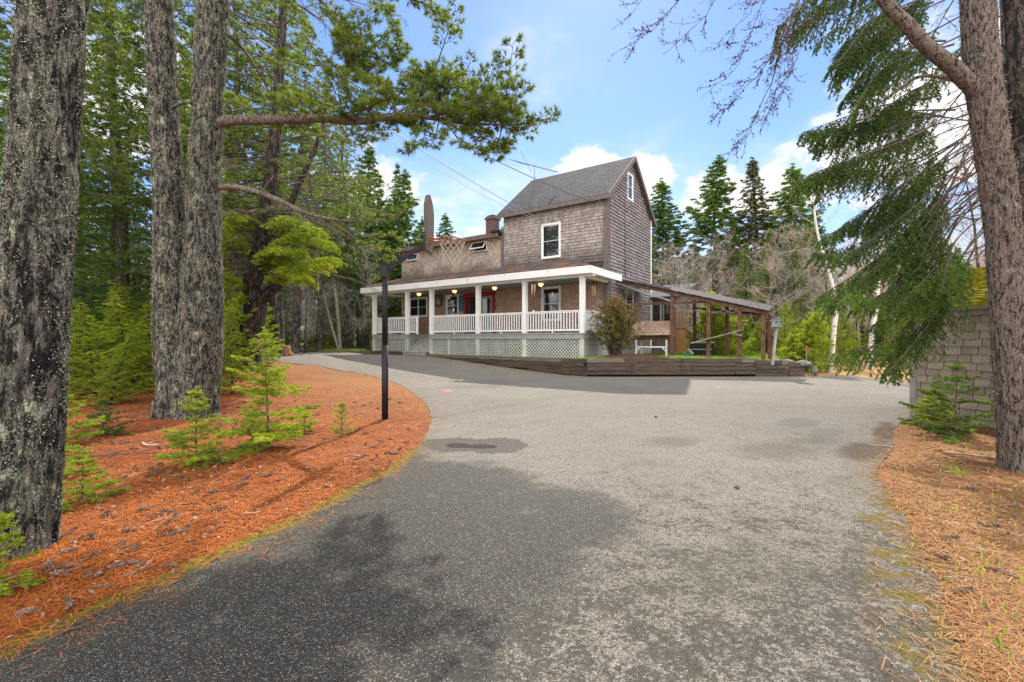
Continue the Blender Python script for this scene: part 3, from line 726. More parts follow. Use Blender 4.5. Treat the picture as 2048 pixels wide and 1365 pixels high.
# low wing roof and eave
mb = MB()
mb.add([(-14.0, 2.15, 7.0), (-TW-.02, 2.15, 7.0), (-TW-.02, 7.2, 7.75), (-14.0, 7.2, 7.75), (-14.0, 2.15, 7.1), (-TW-.02, 2.15, 7.1), (-TW-.02, 7.2, 7.85), (-14.0, 7.2, 7.85)],
       [(0, 3, 2, 1), (4, 5, 6, 7), (0, 1, 5, 4), (1, 2, 6, 5), (2, 3, 7, 6), (3, 0, 4, 7)])
hpart('wing_roof', mb, M['sh_roof'])
mb = MB(); mb.box(-14.0, -TW-.1, 2.10, 2.145, 6.86, 7.07); hpart('fascia', mb, M['trimgrey'])
mb = MB(); mb.box(-13.95, -TW-.1, 2.16, 2.5, 6.86, 6.90); hpart('soffit', mb, M['copper'])
mb = MB(); mb.bar((-TW+.05, 2.1, 7.12), (-TW-.5, 2.05, 7.14), .12, .1); hpart('roof_flashing', mb, M['dark'])
# chimney
mb = MB(); mb.box(-9.2, -8.55, 5.3, 5.9, 7.3, 9.1); mb.box(-9.25, -8.5, 5.25, 5.95, 8.88, 9.02)
ch = hpart('chimney', mb, M['brick']); mb = MB(); mb.box(-9.08, -8.67, 5.4, 5.8, 9.1, 9.18); mb.build('flue_cap', M['dark'], ch)
# porch roof
PX0, PX1 = -13.85, .55
mb = MB(); zf, zw = 4.36, 5.22; HX = -1.55
vs = [(PX0, -.42, zf), (PX1, -.42, zf), (PX1, 2.5, zf), (HX, 2.5, zw), (PX0+.1, 2.5, zw)]; vs2 = [(x, y, z+.05) for x, y, z in vs]
mb.add(vs+vs2, [(0, 4, 3, 1), (1, 3, 2), (5, 6, 8, 9), (6, 7, 8), (0, 1, 6, 5), (1, 2, 7, 6), (2, 3, 8, 7), (3, 4, 9, 8), (4, 0, 5, 9)])
pr = hpart('porch_roof', mb, M['dark'])
pu = Vector((0, 2.94, zw-zf)); PL = pu.length; pu = pu/PL; pn = Vector((0, -pu.z, pu.y))
pmap = lambda a, b, o: Vector((a, -.44, zf+.063))+pu*b+pn*o
shingles(pmap, PX0-.02, PX1+.02, 0, PL-.03, .145, .2, .33, 23, clip=lambda a, b: a < PX1-.02-(PX1-HX)*(b/PL), t=.012).build('roof_shingles', M['sh_porchroof'], pr)
mb = MB(); mb.box(PX0, PX1, -.46, -.425, 4.10, 4.40); mb.box(PX1-.002, PX1+.03, -.46, 2.9, 4.10, 4.40); mb.box(PX0-.03, PX0, -.46, 2.9, 4.10, 4.40)
mb.box(PX0, PX1, -.425, -.10, 4.10, 4.13); mb.box(PX0+.02, PX1-.02, -.10, .10, 4.02, 4.13); mb.box(-.1, .1, .1, 2.42, 4.03, 4.12); mb.box(PX0+.05, PX0+.7, .1, 2.44, 4.1, 4.13); mb.box(.10, PX1, .1, 2.44, 4.1, 4.13)
hpart('porch_fascia', mb, M['white'])
mb = MB(); mb.box(PX0+.7, -.1, .1, 2.48, 4.14, 4.17); hpart('porch_ceiling', mb, M['ceil'])
# deck
mb = MB(); mb.box(-13.35, -10.42, -.13, 2.48, 1.67, 1.72); mb.box(-8.70, .12, -.13, 2.48, 1.67, 1.72); mb.box(-10.42, -8.70, 1.12, 2.48, 1.67, 1.72)
hpart('deck', mb, M['deckgrey'])
mb = MB(); mb.box(-13.3, -10.42, -.10, -.06, 1.46, 1.67); mb.box(-8.70, .09, -.10, -.06, 1.46, 1.67); mb.box(.052, .09, -.06, 2.45, 1.46, 1.67); mb.box(-13.3, -13.26, -.06, 2.45, 1.46, 1.67)
hpart('deck_rim', mb, M['deckgrey'])
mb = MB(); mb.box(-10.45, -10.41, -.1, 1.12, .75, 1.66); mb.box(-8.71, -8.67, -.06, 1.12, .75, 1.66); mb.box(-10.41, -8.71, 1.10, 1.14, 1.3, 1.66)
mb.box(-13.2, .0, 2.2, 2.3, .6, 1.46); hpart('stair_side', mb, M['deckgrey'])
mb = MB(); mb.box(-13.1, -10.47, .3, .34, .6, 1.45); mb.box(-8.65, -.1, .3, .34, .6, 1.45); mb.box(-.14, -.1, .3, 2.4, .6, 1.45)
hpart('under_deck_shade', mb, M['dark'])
nst = 5
for i in range(nst):
    mb = MB(); z = .62+(1.72-.62)*(i+1)/(nst+1); yf = -.35+.28*i
    mb.box(-10.4+(-.12 if i == 0 else 0), -8.72, yf, yf+.32, z-.04, z); mb.box(-10.4, -8.72, yf+.03, yf+.05, z-.2, z-.04); hpart('step', mb, M['steps'])
# posts
post_x = [0, -2.83, -5.51, -8.62, -10.45, -13.2]
for x in post_x:
    mb = MB(); w = .095; mb.box(x-w, x+w, -w, w, 1.72, 4.02); mb.box(x-w-.012, x+w+.012, -w-.012, w+.012, 3.9, 4.0); hpart('porch_post', mb, M['white'])
    mb = MB(); mb.box(x-.1, x+.1, -.085, .0, .62, 1.46); hpart('lattice_post', mb, M['lattice'])
for x in (-12.1+.0, -7.5, -4.1, -1.4):
    pass
def railing(a, b, seed=0, endpost=False):
    a = Vector(a); b = Vector(b); mb = MB(); d = (b-a); Ls = d.length; u = d/Ls
    mb.bar(a+Vector((0, 0, .93)), b+Vector((0, 0, .93)), .085, .04); mb.bar(a+Vector((0, 0, .88)), b+Vector((0, 0, .88)), .04, .06); mb.bar(a+Vector((0, 0, .12)), b+Vector((0, 0, .12)), .045, .07)
    n = int(Ls/.135)
    for i in range(n):
        p = a+u*(Ls*(i+.5)/n); ang = math.atan2(u.y, u.x); Mx = Matrix.Translation(p) @ Matrix.Rotation(ang, 4, 'Z')
        mb.box(-.021, .021, -.018, .018, .15, .86, Mx)
    for k in ((.5,) if Ls > 1 else ()):
        p = a+u*Ls*k; mb.box(p.x-.03, p.x+.03, p.y-.02, p.y+.02, a.z, a.z+.09)
    if endpost: mb.box(b.x-.045, b.x+.045, b.y-.045, b.y+.045, a.z, a.z+.98)
    return hpart('railing', mb, M['white'])
for (x0, x1) in ((-2.73, -.1), (-5.41, -2.93), (-8.52, -5.61), (-13.1, -10.55)): railing((x0, 0, 1.72), (x1, 0, 1.72))
railing((0, .1, 1.72), (0, 2.4, 1.72)); railing((-13.2, .1, 1.72), (-13.2, 2.4, 1.72)); railing((-10.35, .02, 1.72), (-9.72, .02, 1.72), endpost=True)
# lattice
def lattice(o, u, Ls, z0, z1, sp=.155, w=.040, t=.006):
    mb = MB(); o = Vector(o); u = Vector(u); nv = Vector((u.y, -u.x, 0)); H = z1-z0
    for sg in (1, -1):
        c = -H if sg > 0 else 0
        while c < (Ls if sg > 0 else Ls+H):
            # line x = c + sg*(z) , z in 0..H
            pts_ = []
            for z in (0, H):
                pts_.append([c+sg*z, z])
            (xa, za), (xb, zb) = pts_
            def clipx(xa, za, xb, zb):
                res = []
                for (x, z, x2, z2) in ((xa, za, xb, zb), (xb, zb, xa, za)):
                    if x < 0: t_ = (0-x)/(x2-x); x, z = 0, z+(z2-z)*t_
                    elif x > Ls: t_ = (Ls-x)/(x2-x); x, z = Ls, z+(z2-z)*t_
                    res.append((x, z))
                return res
            if max(xa, xb) > 0.02 and min(xa, xb) < Ls-.02:
                (x0, zz0), (x1, zz1) = clipx(xa, za, xb, zb)
                if abs(x1-x0) > .03:
                    off = nv*(t if sg > 0 else 0)
                    mb.bar(o+u*x0+Vector((0, 0, z0+zz0))+off, o+u*x1+Vector((0, 0, z0+zz1))+off, t*.9, w, up=Vector((0,0,1)))
            c += sp
    return mb
lp = [(-13.1, -10.55), (-8.52, -7.42), (-7.34, -5.61), (-5.41, -2.93), (-2.73, -.1)]
for (x0, x1) in lp:
    hpart('lattice_panel', lattice((x0, -.045, 0), (1, 0, 0), x1-x0, .66, 1.45), M['lattice'])
mb = MB(); mb.box(-7.43, -7.33, -.075, 0, .62, 1.455); hpart('lattice_post', mb, M['lattice'])
hpart('lattice_panel', lattice((.055, .1, 0), (0, 1, 0), 2.3, .7, 1.45), M['lattice'])
mb = MB(); mb.box(-13.2, -10.5, -.07, -.03, .6, .67); mb.box(-8.6, 0, -.07, -.03, .6, .67); hpart('lattice_sill', mb, M['lattice'])
# windows
def window(rect, plane='front', cols=1, rows=2, fw=.085, name='window', tilt=0, dark=None, fm=None):
    a0, a1, b0, b1 = rect; mp = {'front': lambda a, b, o: Vector((a, 2.5-o, b)), 'side': lambda a, b, o: Vector((o-.02, 2.5+a, b))}[plane]
    def slab(mb, x0, x1, y0, y1, o0, o1):
        vs = [mp(x0, y0, o0), mp(x1, y0, o0), mp(x1, y1, o0), mp(x0, y1, o0), mp(x0, y0, o1), mp(x1, y0, o1), mp(x1, y1, o1), mp(x0, y1, o1)]
        mb.add(vs, [(0, 3, 2, 1), (4, 5, 6, 7), (0, 1, 5, 4), (1, 2, 6, 5), (2, 3, 7, 6), (3, 0, 4, 7)])
    fm = fm or M['white']
    mb = MB(); o = .055
    slab(mb, a0, a0+fw, b0, b1, 0, o); slab(mb, a1-fw, a1, b0, b1, 0, o); slab(mb, a0+fw, a1-fw, b1-fw, b1, 0, o); slab(mb, a0+fw, a1-fw, b0, b0+fw, 0, o+.02)
    W = hpart(name, mb, fm)
    mb = MB(); iw = (a1-a0-2*fw)
    s = .035
    for cidx in range(cols):
        x0 = a0+fw+iw*cidx/cols; x1 = a0+fw+iw*(cidx+1)/cols
        if cols > 1 and cidx: slab(mb, x0-.03, x0+.03, b0+fw, b1-fw, .0, .045)
        slab(mb, x0, x0+s, b0+fw, b1-fw, 0, .03); slab(mb, x1-s, x1, b0+fw, b1-fw, 0, .03)
        for j in range(rows+1):
            bz = b0+fw+(b1-b0-2*fw)*j/rows; hh = s*(.7 if 0 < j < rows else 1)
            z0 = max(b0+fw, bz-hh/2 if 0 < j < rows else (bz if j == 0 else bz-hh)); slab(mb, x0+s, x1-s, z0, z0+hh, 0, .028)
    mb.build('sash', fm, W)
    mb = MB(); slab(mb, a0+fw*.5, a1-fw*.5, b0+fw*.5, b1-fw*.5, .004, .012); mb.build('pane', M['glass'], W)
    return W
window(win_up); window(win_lo); window(win_m, rows=2); window(win_d, cols=2, rows=2)
window(win_at, 'side'); window(win_sd, 'side')
def awning(rect, open_=.22):
    a0, a1, b0, b1 = rect; mb = MB(); f = .06
    for (x0, x1, z0, z1) in ((a0, a1, b0, b0+f), (a0, a1, b1-f, b1), (a0, a0+f, b0+f, b1-f), (a1-f, a1, b0+f, b1-f)): mb.box(x0, x1, 2.46, 2.5, z0, z1)
    W = hpart('awning_window', mb, M['white'])
    mb = MB(); mb.box(a0+f*.5, a1-f*.5, 2.47, 2.49, b0+f*.5, b1-f*.5); mb.build('pane', M['glass'], W)
    T = Matrix.Translation((0, 2.455, b1-.03)) @ Matrix.Rotation(-open_*2.4, 4, 'X')
    mb = MB(); h = b1-b0-.06; s = .05
    for (x0, x1, z0, z1) in ((a0+.04, a1-.04, -h, -h+s), (a0+.04, a1-.04, -s, 0), (a0+.04, a0+.04+s, -h+s, -s), (a1-.04-s, a1-.04, -h+s, -s)): mb.box(x0, x1, -.02, .015, z0, z1, T)
    sa = mb.build('sash', M['white'], W)
    return W, T, h
for r_c in (awn1, awn2):
    W, T, h = awning(r_c, .10 if r_c is awn1 else .26)
    mb = MB(); mb.box(r_c[0]+.09, r_c[1]-.09, -.006, .0, -h+.05, -.05, T); mb.build('pane', M['glass'], W)
# red double door
a0, a1, b0, b1 = door_r
mb = MB(); mb.box(a0, a0+.14, 2.43, 2.5, b0, b1); mb.box(a1-.14, a1, 2.43, 2.5, b0, b1); mb.box(a0+.14, a1-.14, 2.43, 2.5, b1-.2, b1); mb.box(-7.5, -7.36, 2.435, 2.5, b0, b1-.2)
dr = hpart('door', mb, M['red'])
mb = MB(); mb.box(-8.36, -7.5, 2.46, 2.49, b0, b1-.2); mb.build('screen_panel', M['dark'], dr)
mb = MB(); mb.box(-8.2, -8.12, 2.44, 2.46, b0, b1-.25); mb.build('screen_stile', M['red'], dr)
mb = MB(); mb.box(-7.30, -6.56, 2.465, 2.49, b0, b1-.22); dl = mb.build('storm_door', M['greyboard'], dr)
mb = MB(); mb.box(-7.18, -6.68, 2.45, 2.47, b0+.3, b1-.35); mb.build('storm_pane', M['glass'], dl)
mb = MB(); mb.box(-6.66, -6.62, 2.43, 2.46, 2.7, 2.85); mb.build('door_handle', M['metal'], dl)
# porch lamps
for i, x in enumerate((-10.87, -8.17, -5.47, -2.76)):
    mb = MB(); mb.lathe([(0, .03), (.13, .03), (.14, .0), (.12, -.03), (.06, -.035)], 16, (x, 1.25, 4.11)); lm = hpart('porch_lamp', mb, M['rustred'])
    mb = MB(); mb.lathe([(.11, -.03), (.13, -.07), (.11, -.12), (.06, -.15), (0, -.16)], 16, (x, 1.25, 4.11)); mb.build('lamp_glass', M['lamp'], lm)
    mb = MB(); mb.lathe([(.0, -.125), (.045, -.13), (.05, -.16), (.0, -.175)], 10, (x, 1.25, 4.11)); mb.build('bulb', M['lampcore'], lm)
# conduit on gable, vent pipe
mb = MB(); mb.tube([(.06, 4.7, 8.6), (.06, 4.7, 4.6)], .02, 6); mb.tube([(.07, 2.72, 8.0), (.09, 2.74, 1.4)], .022, 6); hpart('conduit', mb, M['trimgrey'])
mb = MB(); mb.tube([(-TW-.2, 2.4, 7.2), (-TW-.2, 2.4, 7.75)], .03, 6); hpart('vent_pipe', mb, M['white'])
# back addition with sun porch glazing
mb = MB(); mb.box(-4, 1.35, 8.9, 13, .6, 3.75); hpart('addition', mb, plain('brown_siding', (.19, .15, .125), .8, var=.3, scale=3))
mb = MB(); mb.add([(-4, 8.6, 3.72), (1.6, 8.6, 3.72), (1.6, 13.2, 4.9), (-4, 13.2, 4.9), (-4, 8.6, 3.84), (1.6, 8.6, 3.84), (1.6, 13.2, 5.0), (-4, 13.2, 5.0)], [(0, 3, 2, 1), (4, 5, 6, 7), (0, 1, 5, 4), (1, 2, 6, 5), (2, 3, 7, 6), (3, 0, 4, 7)])
hpart('addition_roof', mb, M['sh_roof'])
for x in (.08, .72):
    mb = MB(); mb.box(x, x+.5, 8.84, 8.9, 1.7, 3.55); w = hpart('window', mb, M['cream']); mb = MB(); mb.box(x+.05, x+.45, 8.825, 8.84, 1.76, 3.5); mb.build('pane', M['glass'], w)
# television aerial
mb = MB(); mb.tube([(-5.2, 4.6, 9.9), (-5.2, 4.6, 11.2)], .018, 6); a = Vector((-6.55, 4.5, 11.75)); b = Vector((-3.85, 4.8, 10.62)); mb.bar(a, b, .03, .03)
for i in range(11):
    t = i/10; p = a.lerp(b, .04+.94*t); l = .55-.42*t if i < 3 else .16; mb.tube([p-Vector((.1, l, .02)), p+Vector((.1, l, .0))], .012, 5)
mb.tube([(-5.95, 4.3, 12.1), (-5.5, 4.8, 10.9)], .012, 5); hpart('roof_antenna', mb, M['trimgrey'])
# ------------------------------------------------------------------ pergola beside the house
def hthing(name, label, cat, x, y, z=0.0, group=None, rot=0):
    return thing(name, label, cat, HW(x, y, z), HA+rot, group)
pg = hthing('pergola', 'brown post and rafter pergola with sloping board roof beside the gable wall', 'pergola', 0, 0)
PR = lambda k: 4.24-(4.24-2.42)*min(1, k/6.55)      # underside of the roof along x
for (k, y, top) in ((2.63, 3.65, None), (4.15, 3.65, None), (5.35, 3.65, None), (6.2, 3.65, None), (2.9, 6.6, None), (4.5, 5.9, None), (6.3, 5.1, None)):
    w = .075; p = HW(k, y); mb = MB(); zb = .55
    mb.box(k-w, k+w, y-w, y+w, zb, PR(k)-.02); mb.build('post', M['brown_post'], pg)
for y in (3.55, 4.1, 4.65, 5.2, 5.75, 6.3, 6.85):
    mb = MB(); e_ = .08*(y-3.5); yo = 3.55+(y-3.55)*.45; ym_ = (y+yo)/2; mb.bar((.06, y, 4.24+e_*.3), (3.3, ym_, PR(3.3)+e_), .045, .15); mb.bar((3.3, ym_, PR(3.3)+e_), (6.4, yo, PR(6.4)+e_), .045, .15); mb.build('rafter', M['brown_raft'], pg)
mb = MB(); rnd = random.Random(3); k = .3
while k < 6.3:
    y0 = 3.4+rnd.uniform(-.05, .04); z = PR(k)+.10+rnd.uniform(0, .02); z2 = PR(k+.2)+.10
    e_ = .30*min(1, .4+k/4); y9 = 7.1-2.0*k/6.7+rnd.uniform(-.06, .06); mb.add([(k, y0, z), (k+.19, y0, z2), (k+.19, y9, z2+e_), (k, y9, z+e_), (k, y0, z+.025), (k+.19, y0, z2+.025), (k+.19, y9, z2+.025+e_), (k, y9, z+.025+e_)],
           [(0, 3, 2, 1), (4, 5, 6, 7), (0, 1, 5, 4), (1, 2, 6, 5), (2, 3, 7, 6), (3, 0, 4, 7)]); k += .205
mb.build('roof', M['pergolaroof'], pg)
mb = MB(); mb.bar((.06, 3.68, 3.1), (4.2, 3.68, 3.05), .05, .11); mb.bar((4.1, 3.74, 2.66), (6.2, 3.74, 2.36), .05, .1); mb.bar((2.9, 6.6, 3.0), (6.3, 5.1, 2.5), .05, .1); mb.build('beam', M['brown_raft'], pg)
for q_ in (((.08, 3.6, 4.1), (2.6, 3.6, 3.15)), ((4.6, 5.9, 2.2), (6.2, 5.1, 2.2))):
    mb = MB(); mb.bar(*q_, .05, .06); mb.build('brace', M['greyboard'], pg)
# festoon rope sagging between the posts
def sag(a, b, s, n=9):
    return [Vector(a).lerp(Vector(b), i/n)-Vector((0, 0, s*4*(i/n)*(1-i/n))) for i in range(n+1)]
fr = hthing('rope_garland', 'pale rope lights looped loosely along the front of the pergola', 'rope light', 2.63, 3.55, 3)
mb = MB()
for a, b, s in (((2.7, 3.52, 3.0), (4.0, 3.52, 2.86), .26), ((4.0, 3.52, 2.86), (4.2, 3.52, 2.6), -.03), ((4.2, 3.52, 2.58), (4.75, 3.52, 2.70), .06), ((4.75, 3.52, 2.70), (5.3, 3.52, 2.60), .08), ((5.5, 3.52, 2.6), (5.75, 3.52, 2.55), -.05), ((5.75, 3.52, 2.5), (6.05, 3.52, 2.15), .22)):
    mb.tube([HM.inverted() @ (HM @ Vector(p))-Vector((2.63, 3.55, 3)) for p in sag(a, b, s)], .009, 5)
mb.build('rope', M['greyboard'], fr)
# silvered plank slung between the posts
pl = hthing('plank_shelf', 'long silvered plank sloping up between two pergola posts', 'plank', 3.5, 3.6, 1.2)
mb = MB(); mb.bar((.0, -.15, .08), (1.95, -.15, .62), .30, .035); mb.bar((1.6, -.2, .50), (1.95, -.2, .40), .05, .05); mb.build('board', M['greyboard'], pl)
# shingled hutch on legs
ht = hthing('rabbit_hutch', 'small hutch with brown shingled roof standing on white braced legs', 'hutch', 1.75, 3.75, .68)
hut = MB(); hut.box(-.85, .65, 0, .8, .72, 1.05); hut.build('body', M['brown_post'], ht)
hm = lambda a, b, o: Vector((a, -.22+b*.62, .98+b*.62*0+b*.72+o))
shingles(lambda a, b, o: Vector((a, -.25+b*.6-o*.7, .95+b*.8+o*.6)), -1.0, .8, 0, .82, .11, .09, .16, 31, t=.03).build('roof', M['sh_porch'], ht)
mb = MB(); mb.add([(-1, .24, 1.6), (.8, .24, 1.6), (.8, 1.0, .95), (-1, 1.0, .95)], [(0, 1, 2, 3)]); mb.add([(.72, -.25, .94), (.72, 1.0, .94), (.72, .24, 1.58)], [(0, 1, 2)]); mb.build('roof_back', M['sh_porch'], ht)
for (x, y) in ((-.8, 0), (.6, 0), (-.8, .75), (.6, .75)):
    mb = MB(); mb.box(x-.035, x+.035, y-.035, y+.035, -.1, .75); mb.build('leg', M['white'], ht)
mb = MB(); mb.bar((-.8, -.02, .42), (.6, -.02, .42), .03, .06); mb.bar((-.8, -.02, .2), (-.62, -.02, .4), .03, .05); mb.bar((.6, -.02, .2), (.42, -.02, .4), .03, .05); mb.bar((-.1, -.02, .42), (-.1, -.02, .75), .03, .05); mb.build('brace', M['white'], ht)
# wooden back stairs with pale hand rails and landing
st = hthing('back_stairs', 'wooden outdoor stairs with pale handrails coming down beneath the pergola', 'stairs', 1.6, 9.0, .65)
for i in range(5):
    mb = MB(); x = .5+.32*i; z = 1.35-.27*i; mb.box(x, x+.34, .1, 1.1, z-.04, z); mb.build('step', M['greyboard'], st)
mb = MB(); mb.box(-.6, .5, .05, 1.15, 1.4, 1.5); mb.box(-.5, .4, .1, .16, -.1, 1.4); mb.box(.35, .45, .1, .2, 0, 1.4); mb.build('landing', M['rawwood'], st)
mb = MB()
for y in (.05, 1.15):
    for dz in (.95, .62): mb.bar((.4, y, 1.5+dz), (2.5, y, -.15+dz), .05, .08)
    mb.bar((.4, y, 1.4), (2.4, y, -.05), .05, .2)
mb.build('handrail', M['greyboard'], st)
mb = MB()
for i in range(6): mb.box(-.6+i*.2, -.56+i*.2, .02, .06, 1.5, 2.35)
mb.box(-.62, .5, .0, .08, 2.35, 2.4); mb.build('landing_rail', M['rawwood'], st)
mb = MB()
# stacked storage boxes in the shade under the pergola
bx = hthing('storage_crate', 'dark wooden crate with pale rim under the pergola beside the hutch', 'crate', 3.0, 5.6, .67)
mb.box(0, .9, 0, .5, 0, .6); mb.build('body', M['dark'], bx); mb = MB(); mb.box(-.03, .93, -.03, .53, .6, .66); mb.box(-.02, .92, -.025, -.005, .28, .33); mb.build('rim', M['greyboard'], bx)
gb = hthing('toy_house', 'little green gabled box on the grass beneath the pergola', 'box', 2.95, 4.4, .69)
mb = MB(); mb.add([(0, 0, 0), (.32, 0, 0), (.32, .3, 0), (0, .3, 0), (0, 0, .12), (.32, 0, .12), (.32, .3, .12), (0, .3, .12), (.16, 0, .3), (.16, .3, .3)],
       [(0, 3, 2, 1), (0, 1, 5, 8, 4), (2, 3, 7, 9, 6), (1, 2, 6, 5), (3, 0, 4, 7)]); mb.build('body', plain('green_box', (.04, .16, .09), .6), gb)
mb = MB(); mb.bar((.16, -.03, .31), (-.05, -.03, .08), .02, .03); mb.bar((.16, -.03, .31), (.37, -.03, .08), .02, .03); mb.bar((.16, .15, .315), (-.05, .15, .10), .36, .02, up=(0, 0, 1)); mb.bar((.16, .15, .315), (.37, .15, .10), .36, .02); mb.build('roof', M['greygreen'], gb)

# ------------------------------------------------------------------ porch things
def wchime(px, py0, depth, label, col, n=5, L=.42, w=.05, tail=.5):
    top = P(px, py0, depth); t = thing('wind_chime', label, 'wind chime', top)
    mb = MB(); mb.tube([(0, 0, .22), (0, 0, 0)], .004, 4); mb.lathe([(0, .01), (w*1.3, .01), (w*1.3, -.01), (0, -.01)], 10); mb.tube([(0, 0, 0), (0, 0, -tail-.3)], .003, 4); mb.build('hanger', M['dark'], t)
    rnd = random.Random(px)
    for i in range(n):
        a = 2*math.pi*i/n; x, y = w*math.cos(a), w*math.sin(a); l = L*rnd.uniform(.6, 1)
        mb = MB(); mb.tube([(x, y, -.01), (x, y, -.08)], .002, 4); mb.tube([(x, y, -.08), (x, y, -.08-l)], .016, 6); mb.build('chime_tube', col, t)
    mb = MB(); mb.box(-.03, .03, -.004, .004, -tail-.42, -tail-.3); mb.build('wind_catcher', M['white'], t)
chime_c = plain('chime_bamboo', (.55, .42, .30), .6)
wchime(1067, 566, 19.9, 'pale wind chime hanging at the porch front between the two right posts', chime_c, 6, .55, .08, .9)
wchime(1187, 568, 20.0, 'bamboo wind chime hanging at the right end of the porch', chime_c, 5, .5, .07, .85)
wchime(907, 583, 23.3, 'slim dark wind chime hanging before the middle porch window', M['dark'], 4, .35, .04, .6)
hb = thing('hummingbird_feeder', 'small clear bird feeder hanging before the lower right porch window', 'bird feeder', P(1105, 586, 19.9))
mb = MB(); mb.tube([(0, 0, .65), (0, 0, .0)], .003, 4); mb.build('hanger', M['dark'], hb)
mb = MB(); mb.lathe([(0, .02), (.03, 0), (.03, -.10), (.045, -.12), (.045, -.14), (0, -.14)], 10); mb.build('bottle', M['cream'], hb)
pf = hthing('framed_picture', 'dark framed picture of pale figures hung on the porch wall', 'picture', -10.55, 2.47, 3.72)
mb = MB()
for b in ((-.32, .32, -.34, -.29), (-.32, .32, .29, .34), (-.32, -.27, -.29, .29), (.27, .32, -.29, .29)): mb.box(b[0], b[1], -.03, 0, b[2], b[3])
mb.build('frame', plain('dark_frame', (.05, .04, .035)), pf)
mb = MB(); mb.box(-.27, .27, -.015, 0, -.29, .29); mb.build('canvas', plain('picture_ground', (.13, .12, .10), var=.6, scale=5), pf)
mb = MB(); mb.tube([(-.08, -.02, -.22), (-.05, -.02, 0), (-.07, -.02, .2)], [.05, .04, .02], 8); mb.tube([(.1, -.02, -.22), (.08, -.02, 0), (.1, -.02, .16)], [.05, .05, .02], 8); mb.build('painted_shapes', M['cream'], pf)
sg = hthing('blue_sign', 'tall blue board sign with pale lettering beside the red door', 'sign', -8.7, 2.46, 3.47)
mb = MB(); mb.box(-.18, .18, -.03, 0, -.42, .42); mb.build('board', M['bluesign'], sg)
for i, (z, dark) in enumerate(((.27, 0), (.09, 0), (-.07, 0), (-.22, 0), (-.33, 0))):
    rnd = random.Random(i+4); mb = MB(); x = -.13
    while x < .11:
        w = rnd.uniform(.02, .05); hh = rnd.uniform(.03, .06)
        mb.box(x, x+w*.35, -.036, -.03, z-hh, z+hh*.6); mb.box(x, x+w, -.036, -.03, z-.008, z+.008); x += w+.018
    mb.build('lettering', M['bluepale'], sg)
gr = hthing('gas_grill', 'black hooded gas grill standing on the left end of the porch', 'grill', -12.35, 1.0, 1.72)
mb = MB(); vs = []; n = 9
for x in (-.42, .42):
    for i in range(n):
        a = math.pi*i/(n-1); vs.append((x, .27*math.cos(a), .80+.27*math.sin(a)))
mb.add(vs, [(i, i+1, n+i+1, n+i) for i in range(n-1)]+[tuple(range(n-1, -1, -1)), tuple(range(n, 2*n))], smooth=False); mb.build('hood', M['blackmetal'], gr)
mb = MB(); mb.box(-.44, .44, -.28, .28, .62, .80); mb.box(-.38, .38, -.22, .22, .1, .6); mb.build('body', M['blackmetal'], gr)
mb = MB(); mb.tube([(-.3, -.31, .92), (.3, -.31, .92)], .014, 8); mb.tube([(-.3, -.31, .92), (-.3, -.25, .92)], .01, 6); mb.tube([(.3, -.31, .92), (.3, -.25, .92)], .01, 6); mb.build('handle', M['metal'], gr)
for x in (-.75, .45):
    mb = MB(); mb.box(x, x+.30, -.24, .24, .74, .77); mb.build('side_shelf', M['blackmetal'], gr)
for x in (-.38, .38):
    mb = MB(); mb.box(x-.02, x+.02, -.2, -.16, 0, .62); mb.build('leg', M['blackmetal'], gr)
pc = hthing('porch_chair', 'black metal chair with curved back beside the right corner post', 'chair', -.55, 1.0, 1.72)
mb = MB(); mb.tube([(-.22, .2, .45)]+[(-.22*math.cos(math.pi*i/8), .22+.02*i/8, .82+.18*math.sin(math.pi*i/8)) for i in range(9)]+[(.22, .2, .45)], .014, 6)
mb.tube([(0, .22, .5), (0, .24, .98)], .008, 5); mb.tube([(-.1, .22, .5), (-.1, .24, .95)], .008, 5); mb.tube([(.1, .22, .5), (.1, .24, .95)], .008, 5); mb.build('backrest', M['blackmetal'], pc)
mb = MB(); mb.lathe([(0, .45), (.23, .45), (.235, .43), (.22, .42), (0, .42)], 16); mb.build('seat', M['blackmetal'], pc)
for (x, y) in ((-.18, -.18), (.18, -.18), (-.2, .2), (.2, .2)):
    mb = MB(); mb.tube([(x*.9, y*.9, .43), (x*1.15, y*1.15, 0)], .011, 6); mb.build('leg', M['blackmetal'], pc)

# ------------------------------------------------------------------ overhead cables
def cable(name, label, a, b, s, r, mat):
    t = thing(name, label, 'cable', a); a = Vector(a); b = Vector(b)
    mb = MB(); mb.tube([p-a for p in sag(a, b, s, 24)], r, 5); mb.build('wire', mat, t); return t
cable('overhead_cable', 'dark overhead cable running past the aerial to the corner of the tall block', P(-100, -330, 7), HW(-.5, 2.35, 7.75), .55, .016, M['cable_dark'])
cable('overhead_cable', 'pale service cable running low to the front wall above the porch', P(330, -60, 9.5), HW(-3.4, 2.42, 7.42), .35, .016, M['cable'])
cable('overhead_cable', 'second thin pale cable just under the service cable to the front wall', P(330, -40, 9.5), HW(-3.45, 2.42, 7.36), .55, .009, M['cable'])

